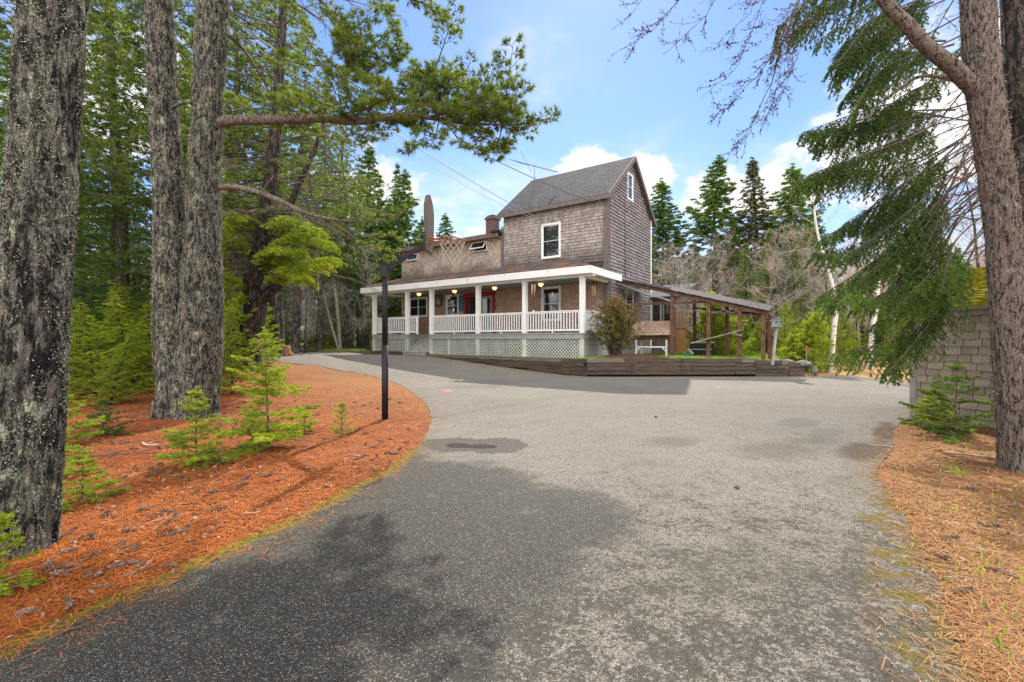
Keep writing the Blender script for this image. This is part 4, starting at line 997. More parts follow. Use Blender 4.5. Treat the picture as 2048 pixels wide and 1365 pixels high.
# ------------------------------------------------------------------ basketball hoop
b0 = G(770, 845); hp = thing('basketball_hoop', 'old basketball hoop with weathered wooden backboard on black pole', 'basketball hoop', b0)
D = b0.y; zt = 2.75-b0.z
mb = MB(); mb.tube([(0, 0, -.05), (0, 0, 1.35)], .056, 14); mb.tube([(0, 0, 1.35), (0, 0, zt)], .050, 14); mb.tube([(0, 0, zt), (0, 0, zt+.03)], .07, 12); mb.build('pole', M['black'], hp)
bp_ = P(857, 455, 8.02)-b0
arm_a = Vector((0, 0, zt-.12)); arm_b = P(855, 483, 8.0)-b0
mb = MB(); mb.bar(arm_a, arm_b, .06, .07); mb.box(arm_b.x-.05, arm_b.x+.0, arm_b.y-.12, arm_b.y+.12, arm_b.z-.14, arm_b.z+.14); mb.box(-.065, .065, -.065, .065, zt-.22, zt-.0); mb.build('arm', M['black'], hp)
# fan shaped board: plane roughly edge-on to the viewer
cx = arm_b.x+.012; out_ = [(-.22, -.20), (.22, -.20), (.34, .10), (.36, .55), (.22, .74), (0, .82), (-.22, .74), (-.36, .55), (-.34, .10)]
T = Matrix.Translation((cx, arm_b.y, arm_b.z-.0)) @ Matrix.Rotation(R(-1.5), 4, 'Z')
mb = MB(); n = len(out_); vs = [T @ Vector((x, y, z)) for x in (0, .035) for (y, z) in out_]
mb.add(vs, [tuple(range(n)), tuple(range(2*n-1, n-1, -1))]+[(i, i+n, (i+1) % n+n, (i+1) % n) for i in range(n)]); mb.build('backboard', M['boardwood'], hp)
rc = Vector((cx+.035+.17+.228, arm_b.y-.02, arm_b.z+.02)); rr_ = .228
mb = MB(); mb.tube([rc+Vector((rr_*math.cos(a), rr_*math.sin(a), .02*math.cos(a)*-1)) for a in np.linspace(0, 2*math.pi, 33)], .011, 7)
mb.tube([rc+Vector((-rr_, 0, .0)), rc+Vector((-rr_-.17, 0, .04))], .012, 6); mb.bar(rc+Vector((-rr_-.17, -.06, -.02)), rc+Vector((-rr_*.85, -.13, 0)), .012, .03); mb.bar(rc+Vector((-rr_-.17, .06, -.02)), rc+Vector((-rr_*.85, .13, 0)), .012, .03)
mb.box(rc.x-rr_-.18, rc.x-rr_-.165, rc.y-.07, rc.y+.07, rc.z-.06, rc.z+.07)
rim = mb.build('rim', plain('rusty_orange_rim', (.32, .08, .03), .7, scale=15), hp)
mb = MB(); nl, nh = 12, 7
def npt(i, j):
    f = j/nh; r = rr_*(1-.55*f+.10*f*f*2); a = 2*math.pi*(i+(.5 if j % 2 else 0))/nl
    return rc+Vector((r*math.cos(a)-.03*f, r*math.sin(a), -.44*f))
for i in range(nl):
    for j in range(nh):
        if j % 2: mb.tube([npt(i, j), npt(i, j+1)], .0034, 4, cap=False); mb.tube([npt(i, j), npt(i+1, j+1)], .0034, 4, cap=False)
        else: mb.tube([npt(i, j), npt(i, j+1)], .0034, 4, cap=False); mb.tube([npt(i+1, j), npt(i, j+1)], .0034, 4, cap=False)
mb.build('net', M['net'], rim)

# ------------------------------------------------------------------ birdhouse
pb = Vector((9.72, 17.0, .50)); bh = thing('birdhouse', 'grey gabled birdhouse on a leaning wooden post past the pergola', 'birdhouse', pb)
mb = MB(); mb.bar((0, 0, 0), (.16, 0, 1.42), .085, .085); mb.build('post', M['greyboard'], bh)
Tm = Matrix.Translation((.16, 0, 1.40)) @ Matrix.Rotation(R(-35), 4, 'Z')
mb = MB(); mb.box(-.20, .20, -.16, .16, 0, .03, Tm)
mb.add([Tm @ Vector(v) for v in ((-.15, -.12, .03), (.15, -.12, .03), (.15, .12, .03), (-.15, .12, .03), (-.15, -.12, .26), (.15, -.12, .26), (.15, .12, .26), (-.15, .12, .26), (0, -.12, .36), (0, .12, .36))],
       [(0, 3, 2, 1), (0, 1, 5, 8, 4), (2, 3, 7, 9, 6), (1, 2, 6, 5), (3, 0, 4, 7)]); mb.build('box', M['greygreen'], bh)
mb = MB(); mb.bar(Tm @ Vector((0, -0, .385)), Tm @ Vector((.23, 0, .22)), .36, .02); mb.bar(Tm @ Vector((0, 0, .385)), Tm @ Vector((-.23, 0, .22)), .36, .02); mb.build('roof', M['greygreen'], bh)
mb = MB(); mb.tube([Tm @ Vector((0, -.122, .19)), Tm @ Vector((0, -.126, .19))], .035, 12); mb.build('entrance', M['dark'], bh)

# ------------------------------------------------------------------ shed
SC = Vector((7.17, 8.16, 0)); a_ = Vector((.326, -.945, 0)); ang = math.atan2(a_.y, a_.x)
sh = thing('shed', 'shingled shed with mossy roof behind the right hand tree', 'shed', SC, ang)
# local: +x along the wall towards the camera, +y into the shed
mb = MB(); mb.box(0.02, 3.6, .02, 3.1, -.02, 1.98); mb.add([(.02, .02, 1.98), (.02, 3.1, 1.98), (.02, 1.55, 2.66), (3.6, .02, 1.98), (3.6, 3.1, 1.98), (3.6, 1.55, 2.66)], [(0, 1, 2), (3, 5, 4), (0, 2, 5, 3), (1, 4, 5, 2)]); mb.build('wall_core', M['gap'], sh)
shingles(lambda a, b, o: (a, .02-o, b), 0.06, 3.6, .06, 1.84, .127, .16, .24, 41, t=.03).build('wall', M['sh_shed'], sh)
shingles(lambda a, b, o: (.02-o, 3.1-a, b), 0, 3.1, .06, 2.6, .127, .16, .24, 42, clip=lambda a, b: b < 1.95+.68*(1-abs(a-1.55)/1.55)-.1).build('wall', M['sh_shed'], sh)
mb = MB(); mb.box(-.02, .07, -.03, .02, .0, 1.85); mb.box(0, 3.6, -.035, .02, 1.84, 1.97); mb.build('trim', M['greyboard'], sh)
mb = MB(); mb.box(0.1, 3.5, .05, .1, -.12, .07); mb.build('foundation', M['dark'], sh)
rl = math.hypot(1.75, .80); ru = Vector((0, 1.75, .80))/rl; rn = Vector((0, -ru.z, ru.y))
mb = MB()
o0 = Vector((0, -.2, 1.93))
vs = [o0+Vector((-.15, 0, 0)), o0+Vector((3.8, 0, 0)), o0+Vector((3.8, 0, 0))+ru*rl, o0+Vector((-.15, 0, 0))+ru*rl]; vs += [v+rn*.04 for v in vs]
mb.add(vs, [(0, 3, 2, 1), (4, 5, 6, 7), (0, 1, 5, 4), (1, 2, 6, 5), (2, 3, 7, 6), (3, 0, 4, 7)])
vs = [Vector((v.x, 3.1-v.y, v.z)) for v in vs]; mb.add(vs, [(0, 1, 2, 3), (7, 6, 5, 4), (4, 5, 1, 0), (5, 6, 2, 1), (6, 7, 3, 2), (7, 4, 0, 3)])
ro = mb.build('roof', M['greyboard'], sh)
shingles(lambda a, b, o: o0+Vector((a, 0, 0))+ru*b+rn*(.042+o), -.15, 3.8, 0, rl, .085, .10, .22, 43, t=.035).build('moss_shingles', M['moss'], ro)

# ------------------------------------------------------------------ small things on the ground
p = G(891, 783); t = thing('drain_cover', 'small round rusty cover set in the driveway', 'cover', p+Vector((0, 0, .008)))
mb = MB(); mb.lathe([(0, .012), (.17, .010), (.20, .002), (.20, -.01)], 20); mb.build('lid', M['rustred'], t)
p = G(564, 713); t = thing('tree_stump', 'rotten orange brown tree stump beside the timber edging', 'stump', p)
mb = MB(); rnd = random.Random(8); mb.tube([(0, 0, -.1), (0, 0, .15), (.02, 0, .35), (.03, 0, .5)], [.48, .36, .30, .26], 18, jitter=lambda i, k: 1+.22*math.sin(k*2.3+i)+rnd.uniform(-.1, .1)); mb.build('wood', M['stump'], t)
def rock(name, label, loc, s, seed, group=None):
    rnd = random.Random(seed); import bmesh
    bm = bmesh.new(); bmesh.ops.create_icosphere(bm, subdivisions=3, radius=1)
    for v in bm.verts:
        k = 1+.28*noise.noise(v.co*1.2+Vector((seed, 0, 0)))+.1*noise.noise(v.co*4+Vector((seed, 3, 0))); v.co = Vector((v.co.x*s[0]*k, v.co.y*s[1]*k, v.co.z*s[2]*k))
    me = bpy.data.meshes.new(name); bm.to_mesh(me); bm.free(); me.polygons.foreach_set('use_smooth', [True]*len(me.polygons))
    o = link(name, me, M['stone']); o.location = loc; return tag(o, label, 'rock', group)
rock('rock', 'large flat grey stone capping the right end of the timber wall', (11.35, 17.75, .50), (.32, .25, .13), 1)
rock('rock', 'upright grey stone leaning on the right end of the timber wall', (11.75, 17.7, .25), (.13, .12, .2), 2)
rock('rock', 'low flat stone lying behind the end of the timber wall', (10.9, 18.2, .57), (.35, .2, .10), 3)
rock('rock', 'flat pale stone on the lawn at the foot of the first pergola post', HW(2.75, 3.35, .69), (.25, .14, .05), 5)
rd = thing('driveway_marker', 'round red reflector on a thin stake among the lime green pine', 'reflector', P(1613, 735, 17.9)-Vector((0, 0, .1)))
mb = MB(); mb.tube([(0, 0, 0), (0, 0, .95)], .008, 5); mb.build('stake', M['metal'], rd)
mb = MB(); mb.tube([(0, -.01, .88), (0, -.03, .88)], .045, 16); mb.build('reflector', M['red_reflect'], rd)
# ------------------------------------------------------------------ vegetation generators
UP = np.array([0, 0, 1.0])
def resample(pts, n):
    pts = np.asarray(pts, float); d = np.r_[0, np.cumsum(np.linalg.norm(np.diff(pts, axis=0), axis=1))]; s = np.linspace(0, d[-1], n)
    return np.stack([np.interp(s, d, pts[:, i]) for i in range(3)], 1), d[-1]
def curve(pts, n=12):
    """smooth a hand-laid path"""
    p = [Vector(q) for q in pts]; out = []
    for i in range(len(p)-1):
        p0, p1, p2, p3 = p[max(i-1, 0)], p[i], p[i+1], p[min(i+2, len(p)-1)]
        for j in range(n):
            t = j/n; out.append(.5*((2*p1)+(p2-p0)*t+(2*p0-5*p1+4*p2-p3)*t*t+(3*p1-p0-3*p2+p3)*t*t*t))
    out.append(p[-1]); return np.array([tuple(q) for q in out])
def bough(wood, fol, pts, r0, rng, sp=.12, sec=.5, ang=55, tl=.14, tsp=.07, nn=8, nl=.04, nw=.006, start=.2, droop=.15, sag_=.25, bare=.0, style='spray', tipw=.35, twr=.004, dens=1.0, updir=0.0):
    """a limb with side shoots, twigs and needles"""
    pts = np.asarray(pts, float); P0, Ltot = resample(pts, max(6, int(Ltot_guess(pts)/.12)))
    wood.line(P0, r0, max(r0*.15, .003), 5)
    K = max(3, int(Ltot*(1-start)/sp*dens)); s = np.linspace(start, 1, K)+rng.uniform(-.3, .3, K)*(1-start)/K; s = np.clip(s, 0, 1)
    idx = s*(len(P0)-1); i0 = np.minimum(idx.astype(int), len(P0)-2); fr = (idx-i0)[:, None]
    b = P0[i0]*(1-fr)+P0[i0+1]*fr; t = nrm(P0[i0+1]-P0[i0])
    sg = np.where(np.arange(K) % 2 == 0, 1.0, -1.0)[:, None]
    side = nrm(np.cross(t, UP)+1e-6)
    a = R(ang)+rng.normal(0, .2, K); prof = np.clip((1-s)**.75, 0, 1)*(1-tipw)+tipw
    prof = prof*np.clip((s-start)/.15+.45, 0, 1)
    L = sec*prof*rng.uniform(.6, 1.15, K)
    d = nrm(t*np.cos(a)[:, None]+side*sg*np.sin(a)[:, None]+UP*(-droop+updir+rng.normal(0, .16, K))[:, None])
    # side shoots, in segments
    J = max(2, int(sec/tsp)); u = (np.arange(J)+.5)/J
    def at(u_): return b[:, None]+d[:, None]*L[:, None, None]*u_[None, :, None]-UP*(sag_*L[:, None, None]*(u_[None, :, None]**2))
    q = at(np.array([0, .5, 1.0])); wood.prisms(q[:, 0], q[:, 1], twr*1.6, twr*1.1); wood.prisms(q[:, 1], q[:, 2], twr*1.1, twr*.5)
    if fol is None and style == 'bare':
        pass
    tp = at(u); tang = nrm(d[:, None]*np.ones((1, J, 1))-UP*(2*sag_*u[None, :, None]))
    s2 = nrm(np.cross(tang, UP)+1e-6); sg2 = np.where(np.arange(J) % 2 == 0, 1.0, -1.0)[None, :, None]
    keep = (L[:, None] > tsp*u[None]*0+.0) & (u[None] >= bare)
    td = nrm(tang*.75+s2*sg2*.75+rng.normal(0, .22, tang.shape)-UP*droop*.6)
    tlen = tl*(1.1-.55*u[None])*rng.uniform(.6, 1.2, (K, J))*np.clip(L[:, None]/sec+.35, 0, 1)
    tp = tp[keep]; td = td[keep]; tlen = tlen[keep]
    wood.prisms(tp, tp+td*tlen[:, None], twr*.6, twr*.35)
    if fol is None: return
    # add the shoots' own ends and the limb's end as twigs too
    e0 = at(np.array([.55])).reshape(-1, 3); e1 = at(np.array([1.04])).reshape(-1, 3)
    tp = np.concatenate([tp, e0]); td = np.concatenate([td, nrm(e1-e0)]); tlen = np.concatenate([tlen, np.linalg.norm(e1-e0, axis=1)])
    M_ = len(tp)
    if style == 'tuft':
        v = rng.uniform(.45, 1.0, (M_, nn)); cosw, sinw = .75, .65
    else:
        v = (np.arange(nn)[None]+rng.uniform(0, 1, (M_, nn)))/nn; cosw, sinw = .62, .78
    base = tp[:, None]+td[:, None]*tlen[:, None, None]*v[..., None]
    side3 = nrm(np.cross(td, UP)+1e-6)[:, None]; upv = np.cross(side3[:, 0], td)[:, None]
    if style == 'spray':
        phi = np.where(rng.random((M_, nn)) < .5, 0, math.pi)+rng.normal(.25, .45, (M_, nn))
    else: phi = rng.uniform(0, 2*math.pi, (M_, nn))
    pr = side3*np.cos(phi)[..., None]+upv*np.sin(phi)[..., None]
    nd = nrm(td[:, None]*cosw+pr*sinw)
    n_ = M_*nn
    fol.blades(base.reshape(n_, 3), nd.reshape(n_, 3), (nl*rng.uniform(.7, 1.2, n_)), nw, rng)
def Ltot_guess(p):
    p = np.asarray(p, float); return float(np.linalg.norm(np.diff(p, axis=0), axis=1).sum())
def trunk_tm(path, radii, seg, rings, amp=.0, flare=0.0, seed=0, groove=9):
    P0, L_ = resample(np.asarray(path, float), rings); rr_ = np.interp(np.linspace(0, 1, rings), np.linspace(0, 1, len(radii)), radii)
    vs = []; 
    for i in range(rings):
        d = nrm((P0[min(i+1, rings-1)]-P0[max(i-1, 0)])[None])[0]; u = nrm(np.cross(d, [0, 1, 0.001])[None])[0]; w = np.cross(d, u)
        for k in range(seg):
            a = 2*math.pi*k/seg; z = P0[i][2]
            r = rr_[i]
            if amp:
                w1_ = noise.noise(Vector((math.cos(a)*3, math.sin(a)*3, z*3.5+seed)))*.35
                n1_ = min(1, abs(noise.noise(Vector((math.cos(a+w1_)*groove*.8, math.sin(a+w1_)*groove*.8, z*1.6+seed))))*5)
                n2_ = noise.noise(Vector((math.cos(a)*groove*1.5, math.sin(a)*groove*1.5, z*7+seed)))
                n3_ = noise.noise(Vector((math.cos(a)*2.0, math.sin(a)*2.0, z*.9+seed)))
                r = r*(1+.10*n3_)+amp*(.9*n1_-.5+.6*n2_)
            if flare:
                f = math.exp(-max(0, (z-P0[0][2]))/ (rr_[0]*1.1)); r *= 1+flare*f*(.55+.45*math.cos(a*5+seed)+.3*math.cos(a*3+1+seed))
            vs.append(P0[i]+(u*math.cos(a)+w*math.sin(a))*r)
    mb = MB(); mb.add(vs, [(i*seg+k, i*seg+(k+1) % seg, (i+1)*seg+(k+1) % seg, (i+1)*seg+k) for i in range(rings-1) for k in range(seg)], smooth=True)
    return mb

def conifer(name, H, r0, c0, Rm, seed, bark_m, fol_m, spw=.42, per=5, el0=-8, el1=40, sec=.55, sp=.2, tl=.2, tsp=.13, nn=6, nl=.09, nw=.02, style='spray', dead=0, deadlen=1.2, droop=.15, sag=.12, power=.85, lean=.3, dens=1.0, start=.12, twig_m=None, gap=0.0):
    """one tree as an Empty with trunk, branches and crown"""
    rng = np.random.default_rng(seed); root = bpy.data.objects.new(name, None); COL.objects.link(root)
    lx, ly = rng.normal(0, lean, 2); path = [(lx*(max(z,0)/H)**1.5+.08*math.sin(z*.7+seed), ly*(max(z,0)/H)**1.5, z) for z in np.linspace(-.3, H, 14)]
    path = np.array(path)
    mb = trunk_tm(path, [r0*1.25, r0, r0*.9, r0*.75, r0*.6, r0*.45, r0*.3, r0*.16, .012], 10, 30, amp=r0*.06, seed=seed); mb.build('trunk', bark_m, root)
    def tp(z): return np.array([np.interp(z, path[:, 2], path[:, i]) for i in range(3)])
    wood, fol = TM(), TM(); z = H*c0; phase = 0
    while z < H-.15:
        f = (z-H*c0)/(H*(1-c0)); Lb = Rm*((1-f)**power)*(.75+.25*min(1, (f+.05)/.15))
        n = per if f < .8 else max(3, per-1)
        for j in range(n):
            az_ = phase+2*math.pi*j/n+rng.normal(0, .25); l = max(.15, Lb*rng.uniform(.65, 1.12)); e = R(el0+(el1-el0)*f+rng.normal(0, 6))
            if rng.random() < gap*(1-f): continue
            p0 = tp(z+rng.uniform(-.15, .15)); h = np.array([math.cos(az_), math.sin(az_), 0]); u = np.linspace(0, 1, 6)[:, None]
            pts_ = p0+h*l*u*math.cos(e)+UP*(l*u*math.sin(e)-sag*l*u*(1-u)*1.5+sag*l*.6*u**3)
            bough(wood, fol, pts_, max(.008, r0*.11*(1-f)+.004), rng, sp=sp, sec=sec*min(1, .35+l/Rm), tl=tl, tsp=tsp, nn=nn, nl=nl, nw=nw, start=start, droop=droop, sag_=.2, style=style, dens=dens, twr=.005)
        phase += 1.1; z += spw*(1-.45*f)*rng.uniform(.8, 1.2)
    # the leader
    bough(wood, fol, np.array([tp(H-.7), tp(H-.3), tp(H)+UP*.25]), .01, rng, sp=.1, sec=.18, tl=tl*.5, tsp=.09, nn=nn, nl=nl*.8, nw=nw, start=0, style=style)
    for i in range(dead):
        z = rng.uniform(1.2, H*c0+1.5); az_ = rng.uniform(0, 6.28); l = deadlen*rng.uniform(.4, 1.1); p0 = tp(z); h = np.array([math.cos(az_), math.sin(az_), 0]); u = np.linspace(0, 1, 5)[:, None]
        pts_ = p0+h*l*u+UP*(-.25*l*u+.12*l*u**2)+rng.normal(0, .02, (5, 3))*u
        bough(wood, None, pts_, .012, rng, sp=.22, sec=.4, tl=.18, tsp=.15, start=.25, droop=.05, style='bare', twr=.004)
    wood.build('branches', twig_m or M['twig_dark'], root); fol.build('crown', fol_m, root)
    return root
def copy_tree(root, loc, rz, sc=1.0, label=None, cat=None, group=None, scz=None):
    r = root.copy(); COL.objects.link(r)
    for ch in root.children:
        c = ch.copy(); COL.objects.link(c); c.parent = r
    r.location = loc; r.rotation_euler = (0, 0, rz); r.scale = (sc, sc, scz or sc)
    return tag(r, label, cat, group)
used = set()
def place(root, loc, rz, sc=1.0, label=None, cat='tree', group=None, scz=None):
    """the first time the tree itself moves, later it is copied"""
    if root.name not in used:
        used.add(root.name); root.location = loc; root.rotation_euler = (0, 0, rz); root.scale = (sc, sc, scz or sc); return tag(root, label, cat, group)
    return copy_tree(root, loc, rz, sc, label, cat, group, scz)
def at(px, d, dz=0.0):
    x = (px-CX)/F*d; return Vector((x, d, GZ(x, d)+dz))

def bare_tree(name, H, r0, seed, bark_m, twig_m, n1=16, n2=8, n3=5, spread=.55, stems=1, lean=.6, first=.25, tr=.006, buds=None):
    rng = np.random.default_rng(seed); root = bpy.data.objects.new(name, None); COL.objects.link(root); tw = TM(); bd = TM(); tmb = MB()
    for s_ in range(stems):
        a = rng.uniform(0, 6.28); ln = lean*H*.2*rng.uniform(.3, 1); path = []
        for z in np.linspace(-.2, H, 9):
            f = max(0, z)/H; path.append((math.cos(a)*ln*f**1.3+rng.normal(0, .05)*f*2+.1*s_, math.sin(a)*ln*f**1.3+rng.normal(0, .05)*f*2, z))
        path = np.array(path); tmb.tube([Vector(p) for p in path], list(np.linspace(r0, r0*.12, 9)), 7)
        def grow(p0, d, L_, r, n, lvl):
            k = 5; pts_ = [p0]; dd_ = d.copy()
            for i in range(k): dd_ = nrm((dd_+rng.normal(0, .22, 3)+UP*.06)[None])[0]; pts_.append(pts_[-1]+dd_*L_/k)
            pts_ = np.array(pts_); tw.line(pts_, r, r*.35, 4 if lvl == 1 else 3)
            if lvl < 3:
                for j in range(n2 if lvl == 1 else n3):
                    t_ = rng.uniform(.2, 1); i_ = min(k-1, int(t_*k)); b = pts_[i_]+(pts_[i_+1]-pts_[i_])*(t_*k-i_); dr = nrm((nrm((pts_[i_+1]-pts_[i_])[None])[0]+rng.normal(0, .6, 3)+UP*.1)[None])[0]
                    grow(b, dr, L_*(.5 if lvl == 1 else .45)*rng.uniform(.6, 1.2), r*.45, 0, lvl+1)
        for j in range(n1):
            f = first+(1-first)*(j+rng.random())/n1; p0 = np.array([np.interp(f*H, path[:, 2], path[:, i]) for i in range(3)]); az_ = rng.uniform(0, 6.28); e = rng.uniform(.1, 1.0)
            d = np.array([math.cos(az_)*math.cos(e), math.sin(az_)*math.cos(e), math.sin(e)]); grow(p0, d, H*spread*(1-.65*f)*rng.uniform(.5, 1.1), max(tr*1.5, r0*.3*(1-f*.7)), n2, 1)
    tmb.build('trunk', bark_m, root); tw.build('branches', twig_m, root); return root

rnd = random.Random(77); nrg = np.random.default_rng(77)
# prototypes
T_full = [conifer('spruce_tree', 13.5, .17, .06, 2.5, s, M['bark_dark'], M['fol_spruce'], sec=.62, sp=.16, tsp=.11, nn=8, nl=.11, nw=.026, droop=.2, gap=.1) for s in (1, 2)]
T_tall = [conifer('spruce_tree', 16, .17, .34, 2.3, s, M['bark_grey'], M['fol_deep'], spw=.45, dead=46, deadlen=1.5, nn=8, nl=.13, nw=.045, gap=.1) for s in (3, 4)]
T_pine = [conifer('pine_tree', 15, .18, .30, 3.0, s, M['bark_grey'], M['fol_pine'], spw=.75, per=5, el0=5, el1=45, sec=.65, sp=.18, tl=.18, tsp=.13, nn=12, nl=.15, nw=.03, style='tuft', dead=20, deadlen=1.6, power=.7) for s in (5, 6)]
T_fir = [conifer('fir_tree', 4.2, .05, .05, 1.25, s, M['bark_dark'], M['fol_bright'], spw=.24, per=5, el0=0, el1=40, sec=.44, sp=.09, tl=.15, tsp=.075, nn=9, nl=.065, nw=.02, sag=.1) for s in (7, 8)]
T_lime = [conifer('young_pine', 2.4, .035, .03, 1.15, s, M['bark_grey'], M['fol_lime'], spw=.2, per=6, el0=18, el1=60, sec=.42, sp=.08, tl=.11, tsp=.065, nn=16, nl=.09, nw=.014, style='tuft', power=.75) for s in (9,)]
T_brown_unused = lambda: [conifer('spruce_tree', 13.5, .16, .03, 2.7, 10, M['bark_dark'], M['fol_brown'], sec=.62, sp=.16, tsp=.12, nn=8, nl=.12, nw=.04, droop=.2, gap=.08)]
B_small = [bare_tree('bare_tree', 6.5, .06, s, M['bark_grey'], M['twig_grey'], stems=2, n1=14, n2=9, n3=6, tr=.007, first=.12, spread=.5) for s in (21, 22)]
B_big = [bare_tree('bare_tree', 11, .10, s, M['bark_grey'], M['twig_brown'], stems=1, n1=26, n2=10, n3=7, tr=.008, first=.2, spread=.38) for s in (23, 24)]

T_far = [conifer('pine_tree', 13, .17, .20, 3.1, s, M['bark_grey'], f_, spw=.5, per=5, el0=-2, el1=45, sec=.8, sp=.17, tl=.26, tsp=.13, nn=9, nl=.20, nw=.062, dead=20, deadlen=1.8, power=.75, gap=.16) for s, f_ in ((41, M['fol_spruce']), (42, M['fol_spruce']))]
T_farb = [conifer('spruce_tree', 13, .17, .04, 2.9, 43, M['bark_dark'], M['fol_brown'], spw=.42, per=5, el0=-12, el1=40, sec=.75, sp=.17, tl=.24, tsp=.14, nn=9, nl=.17, nw=.055, droop=.2, gap=.05)]
T_farb2 = [conifer('spruce_tree', 13, .17, .02, 2.6, 47, M['bark_dark'], M['fol_spruce'], spw=.42, per=5, el0=-12, el1=40, sec=.7, sp=.17, tl=.2, tsp=.12, nn=9, nl=.15, nw=.045, droop=.2)]
# ---- trees right of the house
place(T_far[0], at(1328, 46), 1.0, 1.45, 'narrow pine rising just right of the gable roof', scz=1.27)
place(T_far[1], at(1425, 44), .3, 1.62, 'tallest green pine behind the pergola roof', scz=1.38)
place(T_farb[0], at(1512, 43), 2.3, 1.5, 'dark brownish spruce between the tall pine and the bushy spruce', scz=1.35)
copy_tree(T_far[0], at(1575, 42), 2.0, 1.5, 'bushy green spruce behind the birdhouse', 'tree', scz=1.26)
for px_, d_, s_, lb_ in ((1492, 28, .52, 'low dark spruce just left of the birdhouse post'), (1545, 29, .60, 'dark spruce with boughs to the ground behind the birdhouse'), (1588, 27, .50, 'low dark spruce behind the lime green pine')): place(T_farb2[0], at(px_, d_), s_*9, s_*1.25, lb_, 'tree', scz=s_)
copy_tree(T_farb[0], at(1468, 50), .5, 1.1, 'slim spruce half hidden behind the tallest pine', 'tree')
copy_tree(T_far[0], at(1625, 48), 4.0, 1.1, 'green spruce top showing beside the birch twigs', 'tree')
copy_tree(T_farb[0], at(1395, 54), 1.9, .9, 'thin spruce in the gap between the two pines', 'tree')
# ---- behind the house, left
copy_tree(T_far[1], at(735, 36), .2, 1.2, 'tall spruce behind the left end of the porch roof', 'tree')
copy_tree(T_far[1], at(800, 39), 1.2, 1.15, 'wide spruce showing above the low wing behind the backboard', 'tree')
copy_tree(T_far[1], at(893, 46), 3.2, 1.02, 'pointed spruce beyond the low roof left of the chimney', 'tree')
copy_tree(T_far[0], at(1003, 50), 3.2, 1.0, 'spruce top peeping out right behind the brick chimney', 'tree')
copy_tree(T_tall[0], at(770, 46), 2.2, 15/16, 'spruce in the row behind the left porch corner', 'tree')
copy_tree(T_far[0], at(845, 44), 5.2, .95, 'small spruce beyond the low wing beside the backboard tip', 'tree')
# ---- the left wood
lw = 'trees of the dense wood on the left'
WL = ['spruce filling the gap left of the nearest trunk', 'green spruce just right of the nearest trunk', 'full spruce midway between the nearest trunk and the twin trunk', 'full spruce directly behind the twin trunk', 'spruce behind the nearest trunk', 'spruce just right of the twin trunk, farther back', 'far spruce between the nearest trunk and the twin trunk', 'full spruce behind the leaning dark pine']
for i, (k, px, d, sc) in enumerate(((0, -70, 9.5, .85), (1, 120, 13.5, .95), (0, 235, 17, 1.0), (0, 375, 19, .95), (1, -20, 16, 1.0), (0, 455, 25, 1.0), (0, 165, 23, .95), (1, 540, 27, .95))):
    place(T_full[k], at(px, d), i*1.3, sc, WL[i], 'tree', lw)
PLB = ['loose crowned pine between nearest and twin trunks', 'loose crowned pine touching the left stem of the twin trunk', 'loose crowned pine just right of the twin trunk', 'loose crowned pine over the far lawn edge beside the birches', 'tall pine reaching between the birches and the porch', 'loose crowned pine far behind the nearest trunk', 'far pine seen past the right stem of the twin trunk', 'pine standing closest to the left porch corner', 'loose crowned pine right behind the leaning dark pine']
for i, (px, d, sc) in enumerate(((245, 17, 1.2), (330, 13, 1.1), (470, 17, 1.15), (590, 24, 1.15), (640, 29, 1.1), (60, 24, 1.2), (420, 26, 1.15), (700, 31, 1.05), (555, 20, 1.2))):
    place(T_pine[i % 2], at(px, d), i*2.1, sc, PLB[i], 'tree', lw)
i = 0
for row, (d0, n) in enumerate(((37, 7), (42, 10), (47, 12), (53, 14), (60, 14))):
    for j in range(n):
        px = 380+(800-380)*(j+rnd.random())/n if row < 3 else 150+(760-150)*(j+rnd.random())/n
        d = d0*rnd.uniform(.94, 1.06)
        if px > 735 and d < 38: continue
        src = T_tall[0] if (i % 2) else T_tall[1]
        place(src, at(px, d), rnd.uniform(0, 6), rnd.uniform(.8, 1.1), 'tall bare stemmed spruce standing in the wood beyond the lawn', 'tree', 'tall spruces in the wood beyond the lawn'); i += 1
for j in range(30):
    px = rnd.uniform(1285, 2100); d = rnd.uniform(50, 66)
    copy_tree(T_tall[j % 2], at(px, d), rnd.uniform(0, 6), rnd.uniform(.45, .68), 'dark spruce standing deep in the wood behind the pergola', 'tree', 'spruces deep in the wood behind the pergola')
for j in range(16):
    px = rnd.uniform(0, 470); d = rnd.uniform(22, 34)
    copy_tree(T_tall[j % 2], at(px, d+3), rnd.uniform(0, 6), rnd.uniform(.55, .8), 'dark stemmed spruce deep in the left wood', 'tree', 'spruces deep in the left wood')
# young firs of the understorey
place(T_fir[0], at(235, 13.0), .4, .95, 'bright young fir glowing between the two big trunks', scz=.62)
place(T_fir[1], at(150, 11.0), .4, .62, 'bright low fir just right of the nearest trunk')
for px_, d_, s_, lb_ in ((190, 10.2, .50, 'bright green fir shrub low beside the nearest trunk'), (262, 10.8, .52, 'bright green fir shrub filling the gap left of the twin trunk'), (225, 9.4, .34, 'lowest bright fir between the two big trunks')): copy_tree(T_fir[1], at(px_, d_), d_*3, s_*1.25, lb_, 'tree', scz=s_)
copy_tree(T_fir[0], at(300, 11.5), 2.4, .50, 'small dark fir left of the twin trunk', 'tree')
copy_tree(T_fir[1], at(462, 10.8), 1.4, .48, 'young fir growing right of the twin trunk base', 'tree')
copy_tree(T_fir[0], at(438, 13.5), 1.0, .95, 'tall young fir rising behind the twin trunk', 'tree')
copy_tree(T_fir[1], at(520, 17.0), 5.0, .72, 'young fir beside the leaning dark trunk', 'tree')
uf = 'young firs in the left undergrowth'
